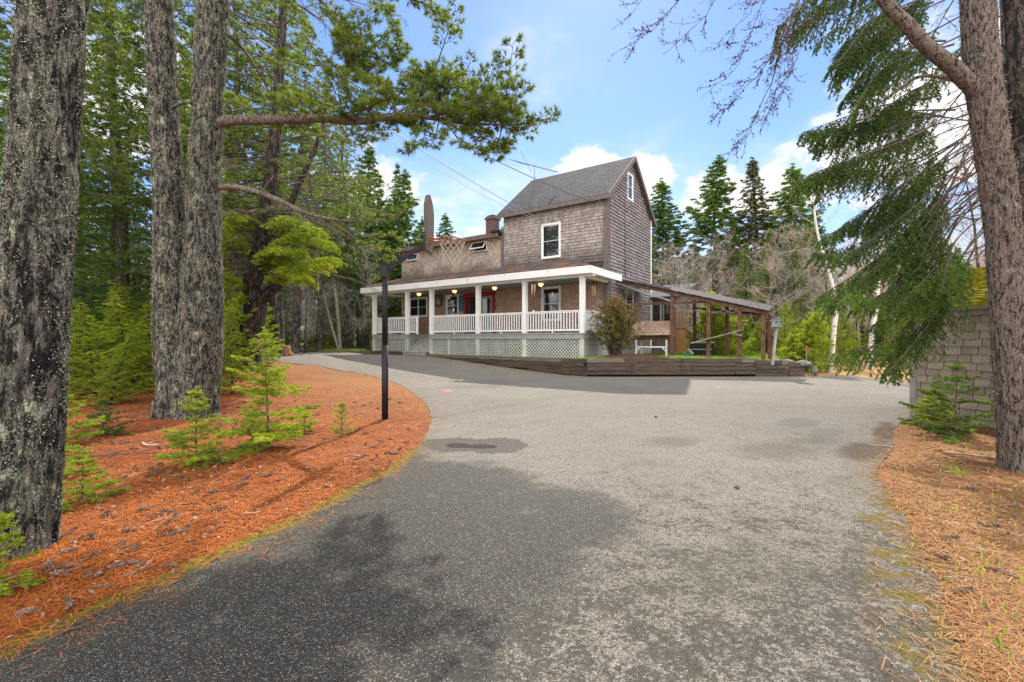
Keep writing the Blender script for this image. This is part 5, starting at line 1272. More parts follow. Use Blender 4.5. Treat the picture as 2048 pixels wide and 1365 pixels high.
for j in range(16):
    px = rnd.uniform(-40, 480); d = rnd.uniform(12.5, 24); s_ = rnd.uniform(.5, .9)
    copy_tree(T_fir[j % 2], at(px, d), rnd.uniform(0, 6), s_*1.25, scz=s_*.8, label='young green fir in the undergrowth of the left wood', cat='tree', group=uf)
for j in range(13):
    px = rnd.uniform(540, 790); d = rnd.uniform(38, 46) if px > 700 else rnd.uniform(30, 40)
    copy_tree(T_fir[j % 2], at(px, d), rnd.uniform(0, 6), rnd.uniform(.5, 1.3), 'young fir under the tall spruces beyond the lawn', 'tree', 'young firs beyond the lawn')
for j in range(22):
    px = rnd.uniform(1440, 1900); d = rnd.uniform(21, 34)
    copy_tree(T_fir[j % 2], at(px, d), rnd.uniform(0, 6), rnd.uniform(.4, 1.0), 'young fir in the thicket right of the pergola', 'tree', 'young firs in the right thicket')
copy_tree(T_full[1], at(715, 31.5), 1.2, .40, 'low dark fir left of the porch behind the lawn', 'tree')
# lime green pines
place(T_lime[0], at(1437, 22.6), .2, 1.45, 'lime green young pine behind the plank shelf of the pergola')
copy_tree(T_lime[0], at(1618, 18.9), 2.2, .98, 'lime green young pine right of the birdhouse', 'tree')
copy_tree(T_lime[0], at(1585, 19.6), 4.2, .60, 'smaller lime pine pushed against the larger one by the birdhouse', 'tree')
copy_tree(T_lime[0], at(1700, 21), 1.2, .45, 'small lime green pine right of the birch foot', 'tree')
copy_tree(T_fir[0], at(1700, 19), 1.2, .30, 'low green fir seedling between the two birches', 'tree')
# bare thicket
bt = 'bare trees of the thicket behind the pergola'
for j in range(38):
    px = 1300+(1990-1300)*(j+rnd.random())/38; d = rnd.uniform(24, 38)
    src = B_small[j % 2] if j % 3 else B_big[j % 2]
    place(src, at(px, d), rnd.uniform(0, 6), rnd.uniform(.8, 1.2) if j % 3 else rnd.uniform(.5, .8), 'bare brown twiggy tree in the thicket behind the pergola and birches', 'tree', bt)
for j in range(16):
    px = rnd.uniform(545, 735); d = rnd.uniform(29, 42)
    copy_tree(B_small[j % 2], at(px, d), rnd.uniform(0, 6), rnd.uniform(.6, 1.0), 'grey leafless sapling under the spruces beyond the lawn', 'tree', 'leafless saplings beyond the lawn')
for j in range(8):
    px = rnd.uniform(1700, 2150); d = rnd.uniform(17, 26)
    copy_tree(B_big[j % 2], at(px, d), rnd.uniform(0, 6), rnd.uniform(.8, 1.0), 'bare tree behind the shed', 'tree', 'bare trees behind the shed')
for j in range(7):
    copy_tree(B_big[j % 2], at(880+rnd.uniform(0, 110), rnd.uniform(45, 55)), rnd.uniform(0, 6), rnd.uniform(.8, 1.0), 'bare treetop beyond the low wing roof near the chimney', 'tree', 'bare treetops beyond the low wing')
copy_tree(B_small[0], at(612, 25), 3.3, .80, 'pale arching leafless tree at the edge of the lawn', 'tree')
# far wood that closes the view, one mass
tm = TM(); rngf = np.random.default_rng(12)
for j in range(420):
    px = rngf.uniform(-500, 2600); d = rngf.uniform(60, 105); x = (px-CX)/F*d; z0 = H0(x, d); H_ = rngf.uniform(8, 12.0)
    if 760 < px < 1300: H_ *= .75
    n = 130; f = rngf.uniform(.05, 1, n)**.8; aa = rngf.uniform(0, 6.28, n); rr2 = 2.4*(1-f)*rngf.uniform(.1, 1, n)
    b = np.stack([x+rr2*np.cos(aa)*.4, d+rr2*np.sin(aa)*.4, z0+f*H_], 1); dr = np.stack([np.cos(aa), np.sin(aa), rngf.uniform(-.5, .1, n)], 1)
    tm.blades(b, dr, rngf.uniform(.9, 1.9, n)*(1.15-f), .5, rngf, fat=True); tm.prisms(np.array([[x, d, z0]]), np.array([[x, d, z0+H_]]), .16, .02, 4)
tag(tm.build('far_woods', M['fol_deep']), 'dark mass of conifers closing the view far behind', 'woods', kind='stuff')
tm = TM()
for j in range(260):
    px = rngf.uniform(1250, 2600); d = rngf.uniform(52, 85); x = (px-CX)/F*d; z0 = H0(x, d); H_ = rngf.uniform(8, 15.0)
    n = 90; b = np.stack([x+rngf.normal(0, .7, n), d+rngf.normal(0, .7, n), z0+rngf.uniform(.15, .85, n)*H_], 1); dr = np.stack([rngf.normal(0, .5, n), rngf.normal(0, .5, n), np.ones(n)], 1)
    tm.prisms(b, b+nrm(dr)*rngf.uniform(1, 3, (n, 1)), .035, .012); tm.prisms(np.array([[x, d, z0]]), np.array([[x, d, z0+H_]]), .13, .02, 4)
tag(tm.build('far_bare_woods', M['twig_brown']), 'brown mass of leafless treetops far behind on the right', 'woods', kind='stuff')

# ---- birches
def birch(pts, r0, seed, label, sub=14):
    p = [Vector(q) for q in pts]; base = p[0].copy(); t = thing('birch_tree', label, 'tree', base); rng = np.random.default_rng(seed)
    c = curve([q-base for q in p], 8); mb = MB(); mb.tube([Vector(q) for q in c], list(np.linspace(r0, r0*.25, len(c))), 10); mb.build('trunk', M['birch'], t)
    tw = TM()
    for j in range(sub):
        f = rng.uniform(.3, 1); q = c[int(f*(len(c)-1))]; a = rng.uniform(0, 6.28); d = np.array([math.cos(a), math.sin(a)*.7, rng.uniform(.1, .9)]); l = rng.uniform(.8, 2.2)*(1.3-f)
        pts_ = np.array([q+d*l*u+UP*.2*l*u*u+rng.normal(0, .05, 3)*u for u in np.linspace(0, 1, 6)])
        bough(tw, None, pts_, r0*.2, rng, sp=.16, sec=.6, tl=.3, tsp=.12, start=.2, droop=-.1, sag_=-.1, style='bare', twr=.006)
    tw.build('branches', M['twig_grey'], t); return t
g = at(1660, 18.6, -.1)
birch([g, P(1668, 660, 18.6), P(1672, 600, 18.6), P(1650, 520, 18.7), P(1632, 450, 18.8), P(1622, 340, 18.9)], .115, 31, 'white birch curving up left of the drooping spruce boughs')
g = at(1738, 19.5, -.1)
birch([g, P(1748, 640, 19.5), P(1757, 560, 19.6), P(1762, 500, 19.8), P(1770, 380, 20)], .13, 32, 'second white birch half hidden by the drooping spruce boughs')
birch([at(681, 31, -.1), P(674, 610, 31), P(664, 530, 31), P(668, 440, 31.5), P(664, 360, 32)], .13, 33, 'white birch at the far edge of the lawn')
birch([at(679, 30.8, -.1), P(660, 640, 30.8), P(645, 570, 31), P(640, 520, 31)], .09, 34, 'thin birch leaning left from the foot of the white birch')
birch([at(641, 29, -.1), P(640, 620, 29), P(637, 540, 29), P(640, 420, 29.5)], .13, 35, 'straight grey stemmed birch left of the leaning one')

# ------------------------------------------------------------------ the big near trees
def limb_obj(parent, pts, r0, r1, mat, seg=10, name='limb', n=7):
    c = curve(pts, n); mb = MB(); rads = np.linspace(r0, r1, len(c)); rj = random.Random(int(r0*1e4)+len(c))
    mb.tube([Vector(p) for p in c], [r*(1+rj.uniform(-.07, .07)) for r in rads], seg); return mb.build(name, mat, parent), c
def lichen(parent, path, radii, n, seed, zmax, sz=1.0, mat='lichen', thr=.02, name='lichen'):
    # crusty flakes standing just off the bark, gathered in patches
    rng = np.random.default_rng(seed); P0, _L = resample(np.asarray(path, float), 4000); rr_ = np.interp(np.linspace(0, 1, 4000), np.linspace(0, 1, len(radii)), radii)
    ok = np.where(P0[:, 2] < zmax)[0]; tm = TM(); B, D, N_ = [], [], []
    while len(B) < n:
        i = rng.choice(ok); a = rng.uniform(0, 2*math.pi); p = P0[i]; ca, sa = math.cos(a), math.sin(a)
        if noise.noise(Vector((ca*2.6, sa*2.6, p[2]*2.2+seed)))+.7*noise.noise(Vector((ca*7, sa*7, p[2]*7+seed))) < thr: 
            if rng.random() > .06: continue
        nv = np.array([ca, sa, 0]); tv = np.array([-sa, ca, 0]); t2 = rng.uniform(0, 6.28)
        B.append(p+nv*(rr_[i]*rng.uniform(.99, 1.06)+.006)); D.append(tv*math.cos(t2)+UP*math.sin(t2)+nv*rng.uniform(.1, .9))
    B = np.array(B)+rng.normal(0, .006, (n, 3)); D = np.array(D)
    if mat == 'barkflake': D[:, 2] *= 2.2
    tm.blades(B, D, rng.uniform(.008, .022, n)*sz, rng.uniform(.008, .018, n)*sz, rng, fat=True); tm.build(name, M[mat], parent)
# nearest trunk on the left
base = G(48, 1118); t = thing('pine_tree', 'thick lichen covered pine trunk nearest on the far left', 'tree', base)
Dn = base.y; pts_ = [P(28, 1190, Dn), P(38, 1080, Dn), P(52, 900, Dn), P(66, 650, Dn+.03), P(84, 350, Dn+.06), P(105, 40, Dn+.1), P(135, -500, Dn+.25), P(160, -1500, Dn+.5), P(170, -3000, Dn+.5)]
pts_ = curve([p-base for p in pts_], 8)
trunk_tm(pts_, [.180, .168, .158, .152, .148, .14, .13, .11, .08], 128, 520, amp=.022, flare=.28, seed=3, groove=11).build('trunk', M['bark_lichen'], t)
lichen(t, pts_, [.180, .168, .158, .152, .148, .14, .13, .11, .08], 17000, 3, 4.2, sz=.62)
rng = np.random.default_rng(50); wood = TM(); fol = TM()
for j in range(26):
    z = rng.uniform(5.2, 11); a = rng.uniform(0, 6.28); l = rng.uniform(1.5, 2.8); b = np.array([np.interp(z, pts_[:, 2], pts_[:, i]) for i in range(3)]); h = np.array([math.cos(a), math.sin(a), 0])
    pp = b+h*l*np.linspace(0, 1, 6)[:, None]+UP*(.25*l*np.linspace(0, 1, 6)[:, None]); bough(wood, fol, pp, .03, rng, sp=.2, sec=.6, tl=.16, tsp=.15, nn=7, nl=.09, nw=.01, style='tuft')
wood.build('branches', M['twig_dark'], t); fol.build('crown', M['fol_olive'], t)

# twin trunk
base = G(378, 838); Dt = base.y; tw_ = thing('twin_pine_tree', 'twin stemmed lichened pine with long horizontal limb', 'tree', base)
def rel(px, py, d, b=None): return P(px, py, d)-(b or base)
c1 = curve([rel(372, 850, Dt), rel(366, 780, Dt), rel(352, 700, Dt), rel(347, 600, Dt), rel(340, 420, Dt), rel(328, 220, Dt), rel(319, 30, Dt), rel(305, -300, Dt+.1), rel(300, -700, Dt+.3)], 8)
trunk_tm(c1, [.36, .30, .235, .205, .20, .185, .175, .16, .10], 72, 300, amp=.024, flare=.6, seed=8).build('trunk', M['bark_twin'], tw_)
lichen(tw_, c1, [.36, .30, .235, .205, .20, .185, .175, .16, .10], 13000, 4, 8.5, sz=1.05)
c2 = curve([rel(385, 850, Dt-.05), rel(390, 780, Dt-.05), rel(400, 700, Dt-.05), rel(404, 600, Dt-.05), rel(408, 420, Dt), rel(416, 220, Dt), rel(424, 30, Dt), rel(440, -300, Dt+.1), rel(445, -700, Dt+.3)], 8)
trunk_tm(c2, [.36, .32, .255, .235, .23, .225, .215, .18, .10], 72, 300, amp=.024, flare=.25, seed=15).build('trunk', M['bark_twin'], tw_)
lichen(tw_, c2, [.36, .32, .255, .235, .23, .225, .215, .18, .10], 13000, 5, 8.5, sz=1.05)
rng = np.random.default_rng(60); wood = TM(); fol = TM()
def tb(pxs, r0, **k):
    c = curve([rel(*q) for q in pxs], 6); kw = dict(sp=.085, sec=.5, tl=.15, tsp=.07, nn=24, nl=.10, nw=.0105, style='tuft', start=.2, droop=-.02, sag_=-.05, twr=.0045); kw.update(k); bough(wood, fol, c, r0, rng, **kw); return c
_, cl = limb_obj(tw_, [rel(425, 247, Dt), rel(470, 241, Dt-.05), rel(560, 240, Dt-.1), rel(640, 237, Dt-.1), rel(720, 243, Dt-.1), rel(775, 234, Dt-.1), rel(820, 230, Dt-.1), rel(875, 238, Dt-.1)], .095, .042, M['bark_red'])
tb([(870, 237, Dt-.1), (920, 245, Dt-.1), (990, 250, Dt-.2), (1030, 252, Dt-.2), (1066, 246, Dt-.2)], .03, sec=.48, start=.05)
tb([(875, 236, Dt-.1), (905, 205, Dt), (955, 190, Dt+.1), (1010, 205, Dt)], .022, sec=.45)
tb([(880, 238, Dt-.1), (905, 262, Dt-.3), (925, 290, Dt-.4), (960, 300, Dt-.5)], .022, sec=.42)
tb([(790, 232, Dt-.1), (785, 205, Dt), (745, 165, Dt+.2), (705, 120, Dt+.4), (690, 70, Dt+.5)], .032, sec=.6, start=.3)
tb([(785, 210, Dt), (810, 175, Dt), (850, 150, Dt+.1), (880, 140, Dt+.2)], .02, sec=.5)
tb([(745, 165, Dt+.2), (770, 130, Dt+.3), (800, 110, Dt+.4)], .018, sec=.5)
tb([(820, 230, Dt-.1), (845, 200, Dt-.2), (885, 175, Dt-.3), (925, 165, Dt-.4)], .02, sec=.5)
tb([(700, 240, Dt-.1), (670, 215, Dt+.1), (640, 205, Dt+.3), (600, 190, Dt+.6)], .018, sec=.45, start=.5)
tb([(840, 236, Dt-.1), (850, 262, Dt-.3), (840, 290, Dt-.5), (815, 300, Dt-.6)], .016, sec=.42)
tb([(900, 250, Dt-.1), (940, 270, Dt-.1), (985, 282, Dt-.1), (1010, 292, Dt)], .016, sec=.42)
tb([(760, 238, Dt-.1), (735, 262, Dt-.2), (720, 280, Dt)], .014, sec=.35)
tb([(940, 245, Dt-.1), (965, 225, Dt+.1), (1000, 215, Dt+.3), (1035, 222, Dt+.3)], .016, sec=.4)
# upper boughs reaching in from above the frame
tb([(440, -160, Dt), (560, -110, Dt), (700, -60, Dt), (800, -10, Dt), (850, 10, Dt), (900, 50, Dt)], .05, sec=.55, start=.5)
tb([(440, -200, Dt), (600, -140, Dt+.5), (720, -40, Dt+.7), (780, 30, Dt+.8), (800, 90, Dt+.8)], .04, sec=.6, start=.45)
tb([(440, -100, Dt), (560, -60, Dt+.3), (640, 0, Dt+.5), (690, 60, Dt+.6)], .04, sec=.6, start=.45)
tb([(320, -150, Dt), (420, -90, Dt+1), (560, -10, Dt+1.6), (620, 60, Dt+1.8)], .04, sec=.6, start=.4)
tb([(440, 60, Dt), (480, 90, Dt+.4), (520, 150, Dt+.8), (545, 200, Dt+1.2), (560, 240, Dt+1.4)], .035, sec=.3, start=.6, nn=3)
tb([(300, -40, Dt), (230, -60, Dt+.3), (180, 0, Dt+.6), (150, 60, Dt+.8)], .03, sec=.5, start=.4)
UPB = np.concatenate([curve([rel(790, 232, Dt-.1), rel(745, 165, Dt+.2), rel(690, 70, Dt+.5)], 10), curve([rel(785, 210, Dt), rel(850, 150, Dt+.1), rel(880, 140, Dt+.2)], 8), curve([rel(745, 165, Dt+.2), rel(700, 150, Dt+.5), rel(650, 130, Dt+.9)], 8), curve([rel(875, 236, Dt-.1), rel(905, 205, Dt), rel(1010, 205, Dt)], 8)])
TIPB = curve([rel(870, 237, Dt-.1), rel(1040, 250, Dt-.2)], 12)
for j in range(96):
    f = rng.uniform(.25, 1.0); q = (cl[int(f*(len(cl)-1))], TIPB[rng.integers(0, 12)], UPB[rng.integers(2, len(UPB))])[j % 3 if j % 3 != 1 or j % 2 else 2]
    a = rng.uniform(0, 6.28); l = rng.uniform(.5, 1.15); up_ = rng.uniform(-.35, .9)*(1.0 if j % 3 else .4); h = np.array([math.cos(a)*.8+.35, math.sin(a)*.9, up_]); u = np.linspace(0, 1, 6)[:, None]
    bough(wood, fol, q+nrm(h[None])*l*u+UP*.12*l*u*u+rng.normal(0, .012, (6, 3))*u, .014, rng, sp=.075, sec=.42, tl=.14, tsp=.07, nn=22, nl=.095, nw=.0105, style='tuft', start=.35, droop=-.02, sag_=-.05, twr=.004)
# crown above the frame
for j in range(20):
    z = rng.uniform(10, 16); a = rng.uniform(0, 6.28); l = rng.uniform(1.5, 3.2)*(1.25-z/20); cc = c1 if j % 2 else c2
    b = np.array([np.interp(z, cc[:, 2], cc[:, i]) for i in range(3)]); h = np.array([math.cos(a), math.sin(a), 0])
    pp = b+h*l*np.linspace(0, 1, 6)[:, None]+UP*(.2*l*np.linspace(0, 1, 6)[:, None]); bough(wood, fol, pp, .03, rng, sp=.24, sec=.6, tl=.16, tsp=.17, nn=7, nl=.09, nw=.012, style='tuft')
_, cl2 = limb_obj(tw_, [rel(428, 376, Dt), rel(465, 374, Dt), rel(515, 385, Dt-.1), rel(560, 402, Dt-.2), rel(600, 422, Dt-.3), rel(630, 432, Dt-.3), rel(680, 442, Dt-.3)], .055, .022, M['bark_red'])
tb([(670, 440, Dt-.3), (720, 444, Dt-.2), (770, 440, Dt-.1), (812, 425, Dt)], .018, sec=.45, nn=3, updir=.45, start=.05)
tb([(600, 422, Dt-.3), (640, 395, Dt), (690, 385, Dt+.3), (740, 370, Dt+.6)], .014, sec=.45, nn=2, updir=.3)
tb([(655, 437, Dt-.3), (690, 462, Dt-.3), (730, 490, Dt-.3), (765, 500, Dt-.3), (785, 500, Dt-.3)], .014, sec=.36, nn=12, start=.55, nl=.06, bare=.0)
tb([(720, 482, Dt-.3), (745, 478, Dt-.4), (775, 470, Dt-.4), (800, 480, Dt-.4)], .010, sec=.3, nn=12, nl=.06)
tb([(735, 495, Dt-.3), (770, 515, Dt-.2), (780, 515, Dt-.1)], .010, sec=.26, nn=12, nl=.06)
for (x0, y0) in ((560, 403), (590, 418), (620, 428), (520, 388)):
    tb([(x0, y0, Dt-.2), (x0+30, y0-35, Dt), (x0+75, y0-55, Dt+.1), (x0+120, y0-60, Dt+.2)], .009, sec=.35, nn=0, updir=.1)
    tb([(x0, y0, Dt-.2), (x0+35, y0+20, Dt), (x0+85, y0+35, Dt+.1)], .008, sec=.3, nn=0)
wood.build('branches', M['twig_dark'], tw_); fol.build('crown', M['fol_olive'], tw_)
_ = limb_obj(tw_, [rel(335, 222, Dt), rel(352, 212, Dt-.1), rel(372, 206, Dt-.15), rel(384, 208, Dt-.2)], .03, .018, M['bark_twin'], name='broken_stub')

# leaning third tree with dead boughs
base = G(500, 742); D3 = base.y; l3 = thing('leaning_pine_tree', 'dark pine leaning right, full of thin dead boughs', 'tree', base)
c3 = curve([rel(492, 748, D3), rel(500, 680, D3), rel(512, 610, D3), rel(508, 560, D3), rel(525, 480, D3), rel(532, 430, D3), rel(545, 330, D3), rel(556, 200, D3), rel(566, 30, D3), rel(580, -200, D3)], 7)
trunk_tm(c3, [.40, .33, .27, .22, .18, .15, .125, .11, .10, .05], 28, 120, amp=.015, flare=.25, seed=5).build('trunk', M['bark_dark'], l3)
c4 = curve([rel(505, 650, D3), rel(525, 600, D3), rel(560, 560, D3), rel(572, 480, D3+.3), rel(585, 400, D3+.5), rel(640, 270, D3+.8), rel(655, 180, D3+1)], 6)
trunk_tm(c4, [.2, .16, .12, .10, .08, .06, .03], 14, 60, amp=.008, seed=6).build('second_stem', M['bark_dark'], l3)
wood = TM(); fol = TM(); rng = np.random.default_rng(61)
for j in range(150):
    f = rng.uniform(.36, .97); cc = c3 if j % 4 else c4; b = cc[int(f*(len(cc)-1))]; a = rng.uniform(0, 6.28); l = rng.uniform(1.6, 4.2); h = np.array([math.cos(a), math.sin(a)*.6, 0])
    u = np.linspace(0, 1, 8)[:, None]; pp = b+h*l*u+UP*(l*(.10*u-.32*u*u+rng.uniform(-.05, .25)*u)); alive = rng.random() < .45
    bough(wood, fol if alive else None, pp, .028, rng, sp=.2, sec=.7, tl=.25, tsp=.16, nn=7, nl=.11, nw=.014, style='tuft', start=.45 if alive else .3, droop=.05, sag_=.2, twr=.006)
wood.build('branches', M['twig_deadbough'], l3); fol.build('crown', M['fol_pine'], l3)
wood = TM(); fol = TM()
for (pxs, s_) in (([(520, 560), (560, 500), (610, 470), (665, 490)], 1), ([(515, 590), (560, 555), (620, 530), (672, 520)], 1), ([(510, 600), (470, 560), (440, 550), (430, 580)], 1), ([(525, 520), (480, 480), (450, 470), (430, 500)], 1), ([(530, 540), (580, 520), (600, 545), (620, 560)], 1), ([(520, 570), (540, 520), (560, 500), (600, 505)], 1), ([(510, 615), (480, 590), (460, 600), (445, 640)], 1), ([(528, 500), (560, 455), (590, 440), (640, 460)], 1), ([(528, 470), (500, 440), (470, 430), (450, 450)], 1)):
    for rep in range(3):
        dd_ = D3-2.2+rep*1.0; off = (rep-1)*9
        c = curve([rel(x+off*(i > 0), y+off*.6*(i > 0), D3+(dd_-D3)*i/3) for i, (x, y) in enumerate(pxs)], 5)
        bough(wood, fol, c, .02, rng, sp=.09, sec=.65, tl=.2, tsp=.08, nn=12, nl=.07, nw=.022, start=.25, droop=.2, sag_=.3)
wood.build('branches', M['twig_dark'], l3); fol.build('low_crown', M['fol_bright'], l3)

# right hand tree with the bare limb
base = G(2035, 952); Dr = base.y; rt = thing('maple_tree', 'big reddish barked trunk on the right with one thick bare limb', 'tree', base)
c5 = curve([rel(2046, 970, Dr), rel(2040, 900, Dr), rel(2030, 780, Dr), rel(2016, 600, Dr), rel(2005, 450, Dr), rel(1985, 300, Dr), rel(1965, 150, Dr), rel(1955, 0, Dr), rel(1945, -300, Dr), rel(1940, -900, Dr)], 8)
trunk_tm(c5, [.165, .150, .142, .140, .138, .130, .118, .108, .09, .06], 96, 320, amp=.016, flare=.4, seed=22, groove=13).build('trunk', M['bark_red'], rt)
lichen(rt, c5, [.165, .150, .142, .140, .138, .130, .118, .108, .09, .06], 7000, 6, 6.5, sz=1.0, mat='barkflake', thr=-.15, name='bark_flakes')
limb_obj(rt, [rel(1962, 190, Dr), rel(1935, 165, Dr-.05), rel(1900, 130, Dr-.1), rel(1850, 90, Dr-.15), rel(1815, 50, Dr-.2), rel(1775, 10, Dr-.2), rel(1740, -40, Dr-.2), rel(1660, -110, Dr-.2)], .085, .045, M['bark_red'])
limb_obj(rt, [rel(1958, 200, Dr+.1), rel(1930, 172, Dr+.2), rel(1885, 155, Dr+.3), rel(1835, 155, Dr+.4), rel(1790, 185, Dr+.5), rel(1750, 215, Dr+.6), rel(1735, 245, Dr+.6)], .028, .007, M['bark_red'])
wood = TM(); bud = TM(); rng = np.random.default_rng(70)
def twigs(pxs, r0, n=10, l=.5):
    c = curve([rel(*q) for q in pxs], 8); P0, L_ = resample(c, 26); P0 = P0+rng.normal(0, .008, P0.shape); wood.line(P0, r0, .0022, 4)
    for j in range(n):
        f = rng.uniform(.25, 1); i0 = int(f*24); t_ = nrm((P0[i0+1]-P0[i0])[None])[0]; d = nrm((t_+rng.normal(0, .38, 3))[None])[0]; ll = l*rng.uniform(.4, 1)*(1.2-f*.6)
        q = [P0[i0]]; 
        for k in range(6): d = nrm((d+rng.normal(0, .12, 3)+UP*.03)[None])[0]; q.append(q[-1]+d*ll/6)
        q = np.array(q); wood.line(q, .0032, .0015, 3)
        m_ = 10; ii = rng.integers(1, 7, m_); bp__ = q[ii]+rng.normal(0, .004, (m_, 3)); bud.blades(bp__, rng.normal(0, 1, (m_, 3)), rng.uniform(.012, .026, m_), .013, rng, fat=True)
        for k in range(3):
            s0 = q[rng.integers(1, 6)]; dd_ = nrm((d+rng.normal(0, .5, 3))[None])[0]; e = s0+dd_*ll*.4*rng.uniform(.4, 1); mid = (s0+e)/2+rng.normal(0, .01, 3); wood.line(np.array([s0, mid, e]), .002, .0012, 3)
            bud.blades(np.array([e, mid]), rng.normal(0, 1, (2, 3)), .02, .013, rng, fat=True)
Db = Dr-.2
for pxs, r0, n in (([(1700, -80), (1640, -60), (1580, 30), (1545, 110), (1480, 190), (1415, 250)], .009, 16), ([(1700, -80), (1620, -40), (1575, 60), (1535, 180), (1490, 270), (1455, 320)], .009, 18), ([(1690, -90), (1605, -30), (1570, 100), (1545, 200), (1520, 270)], .007, 12),
                   ([(1690, -90), (1560, -50), (1480, 120), (1430, 170), (1400, 200)], .006, 12), ([(1680, -100), (1450, -120), (1360, 0), (1300, 60), (1245, 115)], .008, 15), ([(1680, -100), (1500, -100), (1420, 20), (1370, 70), (1330, 110)], .007, 13),
                   ([(1680, -100), (1400, -140), (1300, -20), (1260, 30), (1225, 60)], .007, 12), ([(1690, -90), (1650, 0), (1610, 80), (1590, 130), (1540, 240)], .007, 13), ([(1690, -90), (1560, -60), (1500, 20), (1470, 60), (1440, 110)], .006, 11)):
    twigs([(x, y, Db+.4*math.sin(x)) for x, y in pxs], r0, int(n*1.5))
for y0, x1, y1 in ((330, 1905, 360), (350, 1910, 395), (290, 1930, 300), (380, 1915, 420)):
    twigs([(2070, y0-30, Dr-.7), (2010, y0, Dr-.7), (1950, (y0+y1)/2+6, Dr-.8), (x1, y1, Dr-.8)], .006, 9, .35)
wood.build('twigs', M['twig_dark'], rt); bud.build('buds', M['bud'], rt)

# drooping spruce behind it
sb = Vector((P(2030, 500, 6.3).x+.25, 6.3, 0)); sb.z = GZ(sb.x, sb.y); spr = thing('drooping_spruce_tree', 'spruce with long drooping boughs hanging in front of the shed', 'tree', sb)
def rs(px, py, d): return P(px, py, d)-sb
c6 = curve([(0, 0, -.1), (-.02, 0, 1.5), (-.12, 0, 3), tuple(rs(2042, 250, 6.3)), tuple(rs(2026, 0, 6.3)), tuple(rs(2010, -400, 6.3)), tuple(rs(2005, -900, 6.3))], 7)
trunk_tm(c6, [.16, .15, .14, .13, .12, .10, .05], 32, 120, amp=.008, flare=.2, seed=31).build('trunk', M['bark_dark'], spr)
wood = TM(); fol = TM(); fol2 = TM(); rng = np.random.default_rng(80)
def sbough(ys, path, dt, bright=0, **k):
    """ys: height on the trunk as photo row; path: points towards the tip; dt: depth at the tip"""
    n = len(path); pts_ = [rs(2035-(500-ys)*.02, ys, 6.3)]+[rs(x, y, 6.3+(dt-6.3)*(i+1)/n) for i, (x, y) in enumerate(path)]
    pts_ = pts_[:1] + [p + Vector(rng.normal(0, .07, 3)) for p in pts_[1:]] if not k.pop('sub', 0) else [p + Vector(rng.normal(0, .09, 3)) for p in pts_[1:]]
    c = curve(pts_, 6); kw = dict(sp=.05, sec=.42, tl=.12, tsp=.045, nn=20, nl=.03, nw=.0115, start=.42, droop=.45, sag_=.55, twr=.0035, ang=50); kw.update(k)
    bough(wood, fol2 if bright else fol, c, .015, rng, **kw)
B_ = [(-150, [(1850, -60), (1700, 0), (1590, 70)], 6.2, 0), (-120, [(1880, -20), (1760, 40), (1660, 110)], 7.2, 0), (-60, [(1860, 10), (1740, 60), (1650, 150)], 5.6, 0), (-20, [(1880, 60), (1790, 120), (1720, 190)], 7.6, 0),
      (20, [(1880, 90), (1760, 110), (1670, 200)], 6.4, 0), (150, [(1880, 190), (1740, 225), (1600, 255)], 6.0, 0), (180, [(1880, 230), (1760, 250), (1640, 290)], 6.6, 0), (200, [(1880, 260), (1740, 290), (1610, 345)], 5.8, 0),
      (210, [(1890, 290), (1790, 340), (1640, 350), (1600, 380)], 7.4, 0), (230, [(1900, 300), (1800, 400), (1700, 440), (1650, 480)], 6.2, 0), (240, [(1890, 330), (1780, 420), (1720, 470)], 7.4, 0), (250, [(1900, 350), (1800, 430), (1690, 500), (1640, 500)], 5.7, 0),
      (290, [(1900, 400), (1800, 480), (1700, 560), (1650, 600)], 6.3, 1), (300, [(1900, 390), (1810, 500), (1740, 560), (1690, 590)], 5.6, 1), (310, [(1910, 410), (1840, 500), (1780, 600), (1750, 650)], 6.6, 0),
      (320, [(1900, 450), (1820, 560), (1760, 600), (1700, 625)], 6.0, 1), (340, [(1930, 430), (1880, 520), (1830, 600), (1800, 640)], 5.6, 1), (380, [(1930, 480), (1880, 560), (1840, 620)], 5.5, 1),
      (400, [(1930, 500), (1850, 640), (1780, 690), (1690, 705)], 6.2, 1), (400, [(1940, 500), (1870, 620), (1820, 700), (1760, 745)], 5.9, 0), (420, [(1940, 500), (1880, 560), (1830, 590)], 5.4, 1),
      (80, [(1890, 130), (1800, 210), (1750, 240)], 7.8, 0), (350, [(1930, 430), (1880, 450), (1800, 560), (1740, 590)], 7.4, 0), (270, [(1910, 330), (1860, 420), (1850, 470)], 7.4, 0), (100, [(1980, 60), (1900, 120), (1850, 200)], 7.8, 0)]
for ys_, path, dt, br in B_: sbough(ys_, path, dt, br, start=.42 if ys_ < 250 else .5, sec=.48 if ys_ < 300 else .38, droop=.5, dens=1.0 if ys_ < 300 else .7)
for rep in range(2):
    for ys_, path, dt, br in (B_[:12:2] if rep else B_[:20]):
        jx, jy = rng.uniform(-45, 45), rng.uniform(-30, 30); sbough(ys_+jy*.5, [(x+jx*(i+1)/len(path)*.9, y+jy*(i+.6)/len(path)) for i, (x, y) in enumerate(path)], dt+rng.uniform(-.5, .9), br, start=.15, sec=.42, droop=.7, sag_=.9, sub=1)
for j in range(9):   # dead inner boughs
    ys_ = rng.uniform(100, 480); x1 = rng.uniform(1780, 1880); y1 = ys_+rng.uniform(60, 280)
    pts_ = [rs(2035, ys_, 6.3), rs(1960, ys_+rng.uniform(0, 50), 6.2), rs((x1+1960)/2, (ys_+y1)/2+10, 6.1), rs(x1, y1, rng.uniform(5.5, 7))]
    bough(wood, None, curve(pts_, 6), .014, rng, sp=.11, sec=.4, tl=.2, tsp=.1, start=.3, droop=.1, sag_=.2, style='bare', twr=.003)
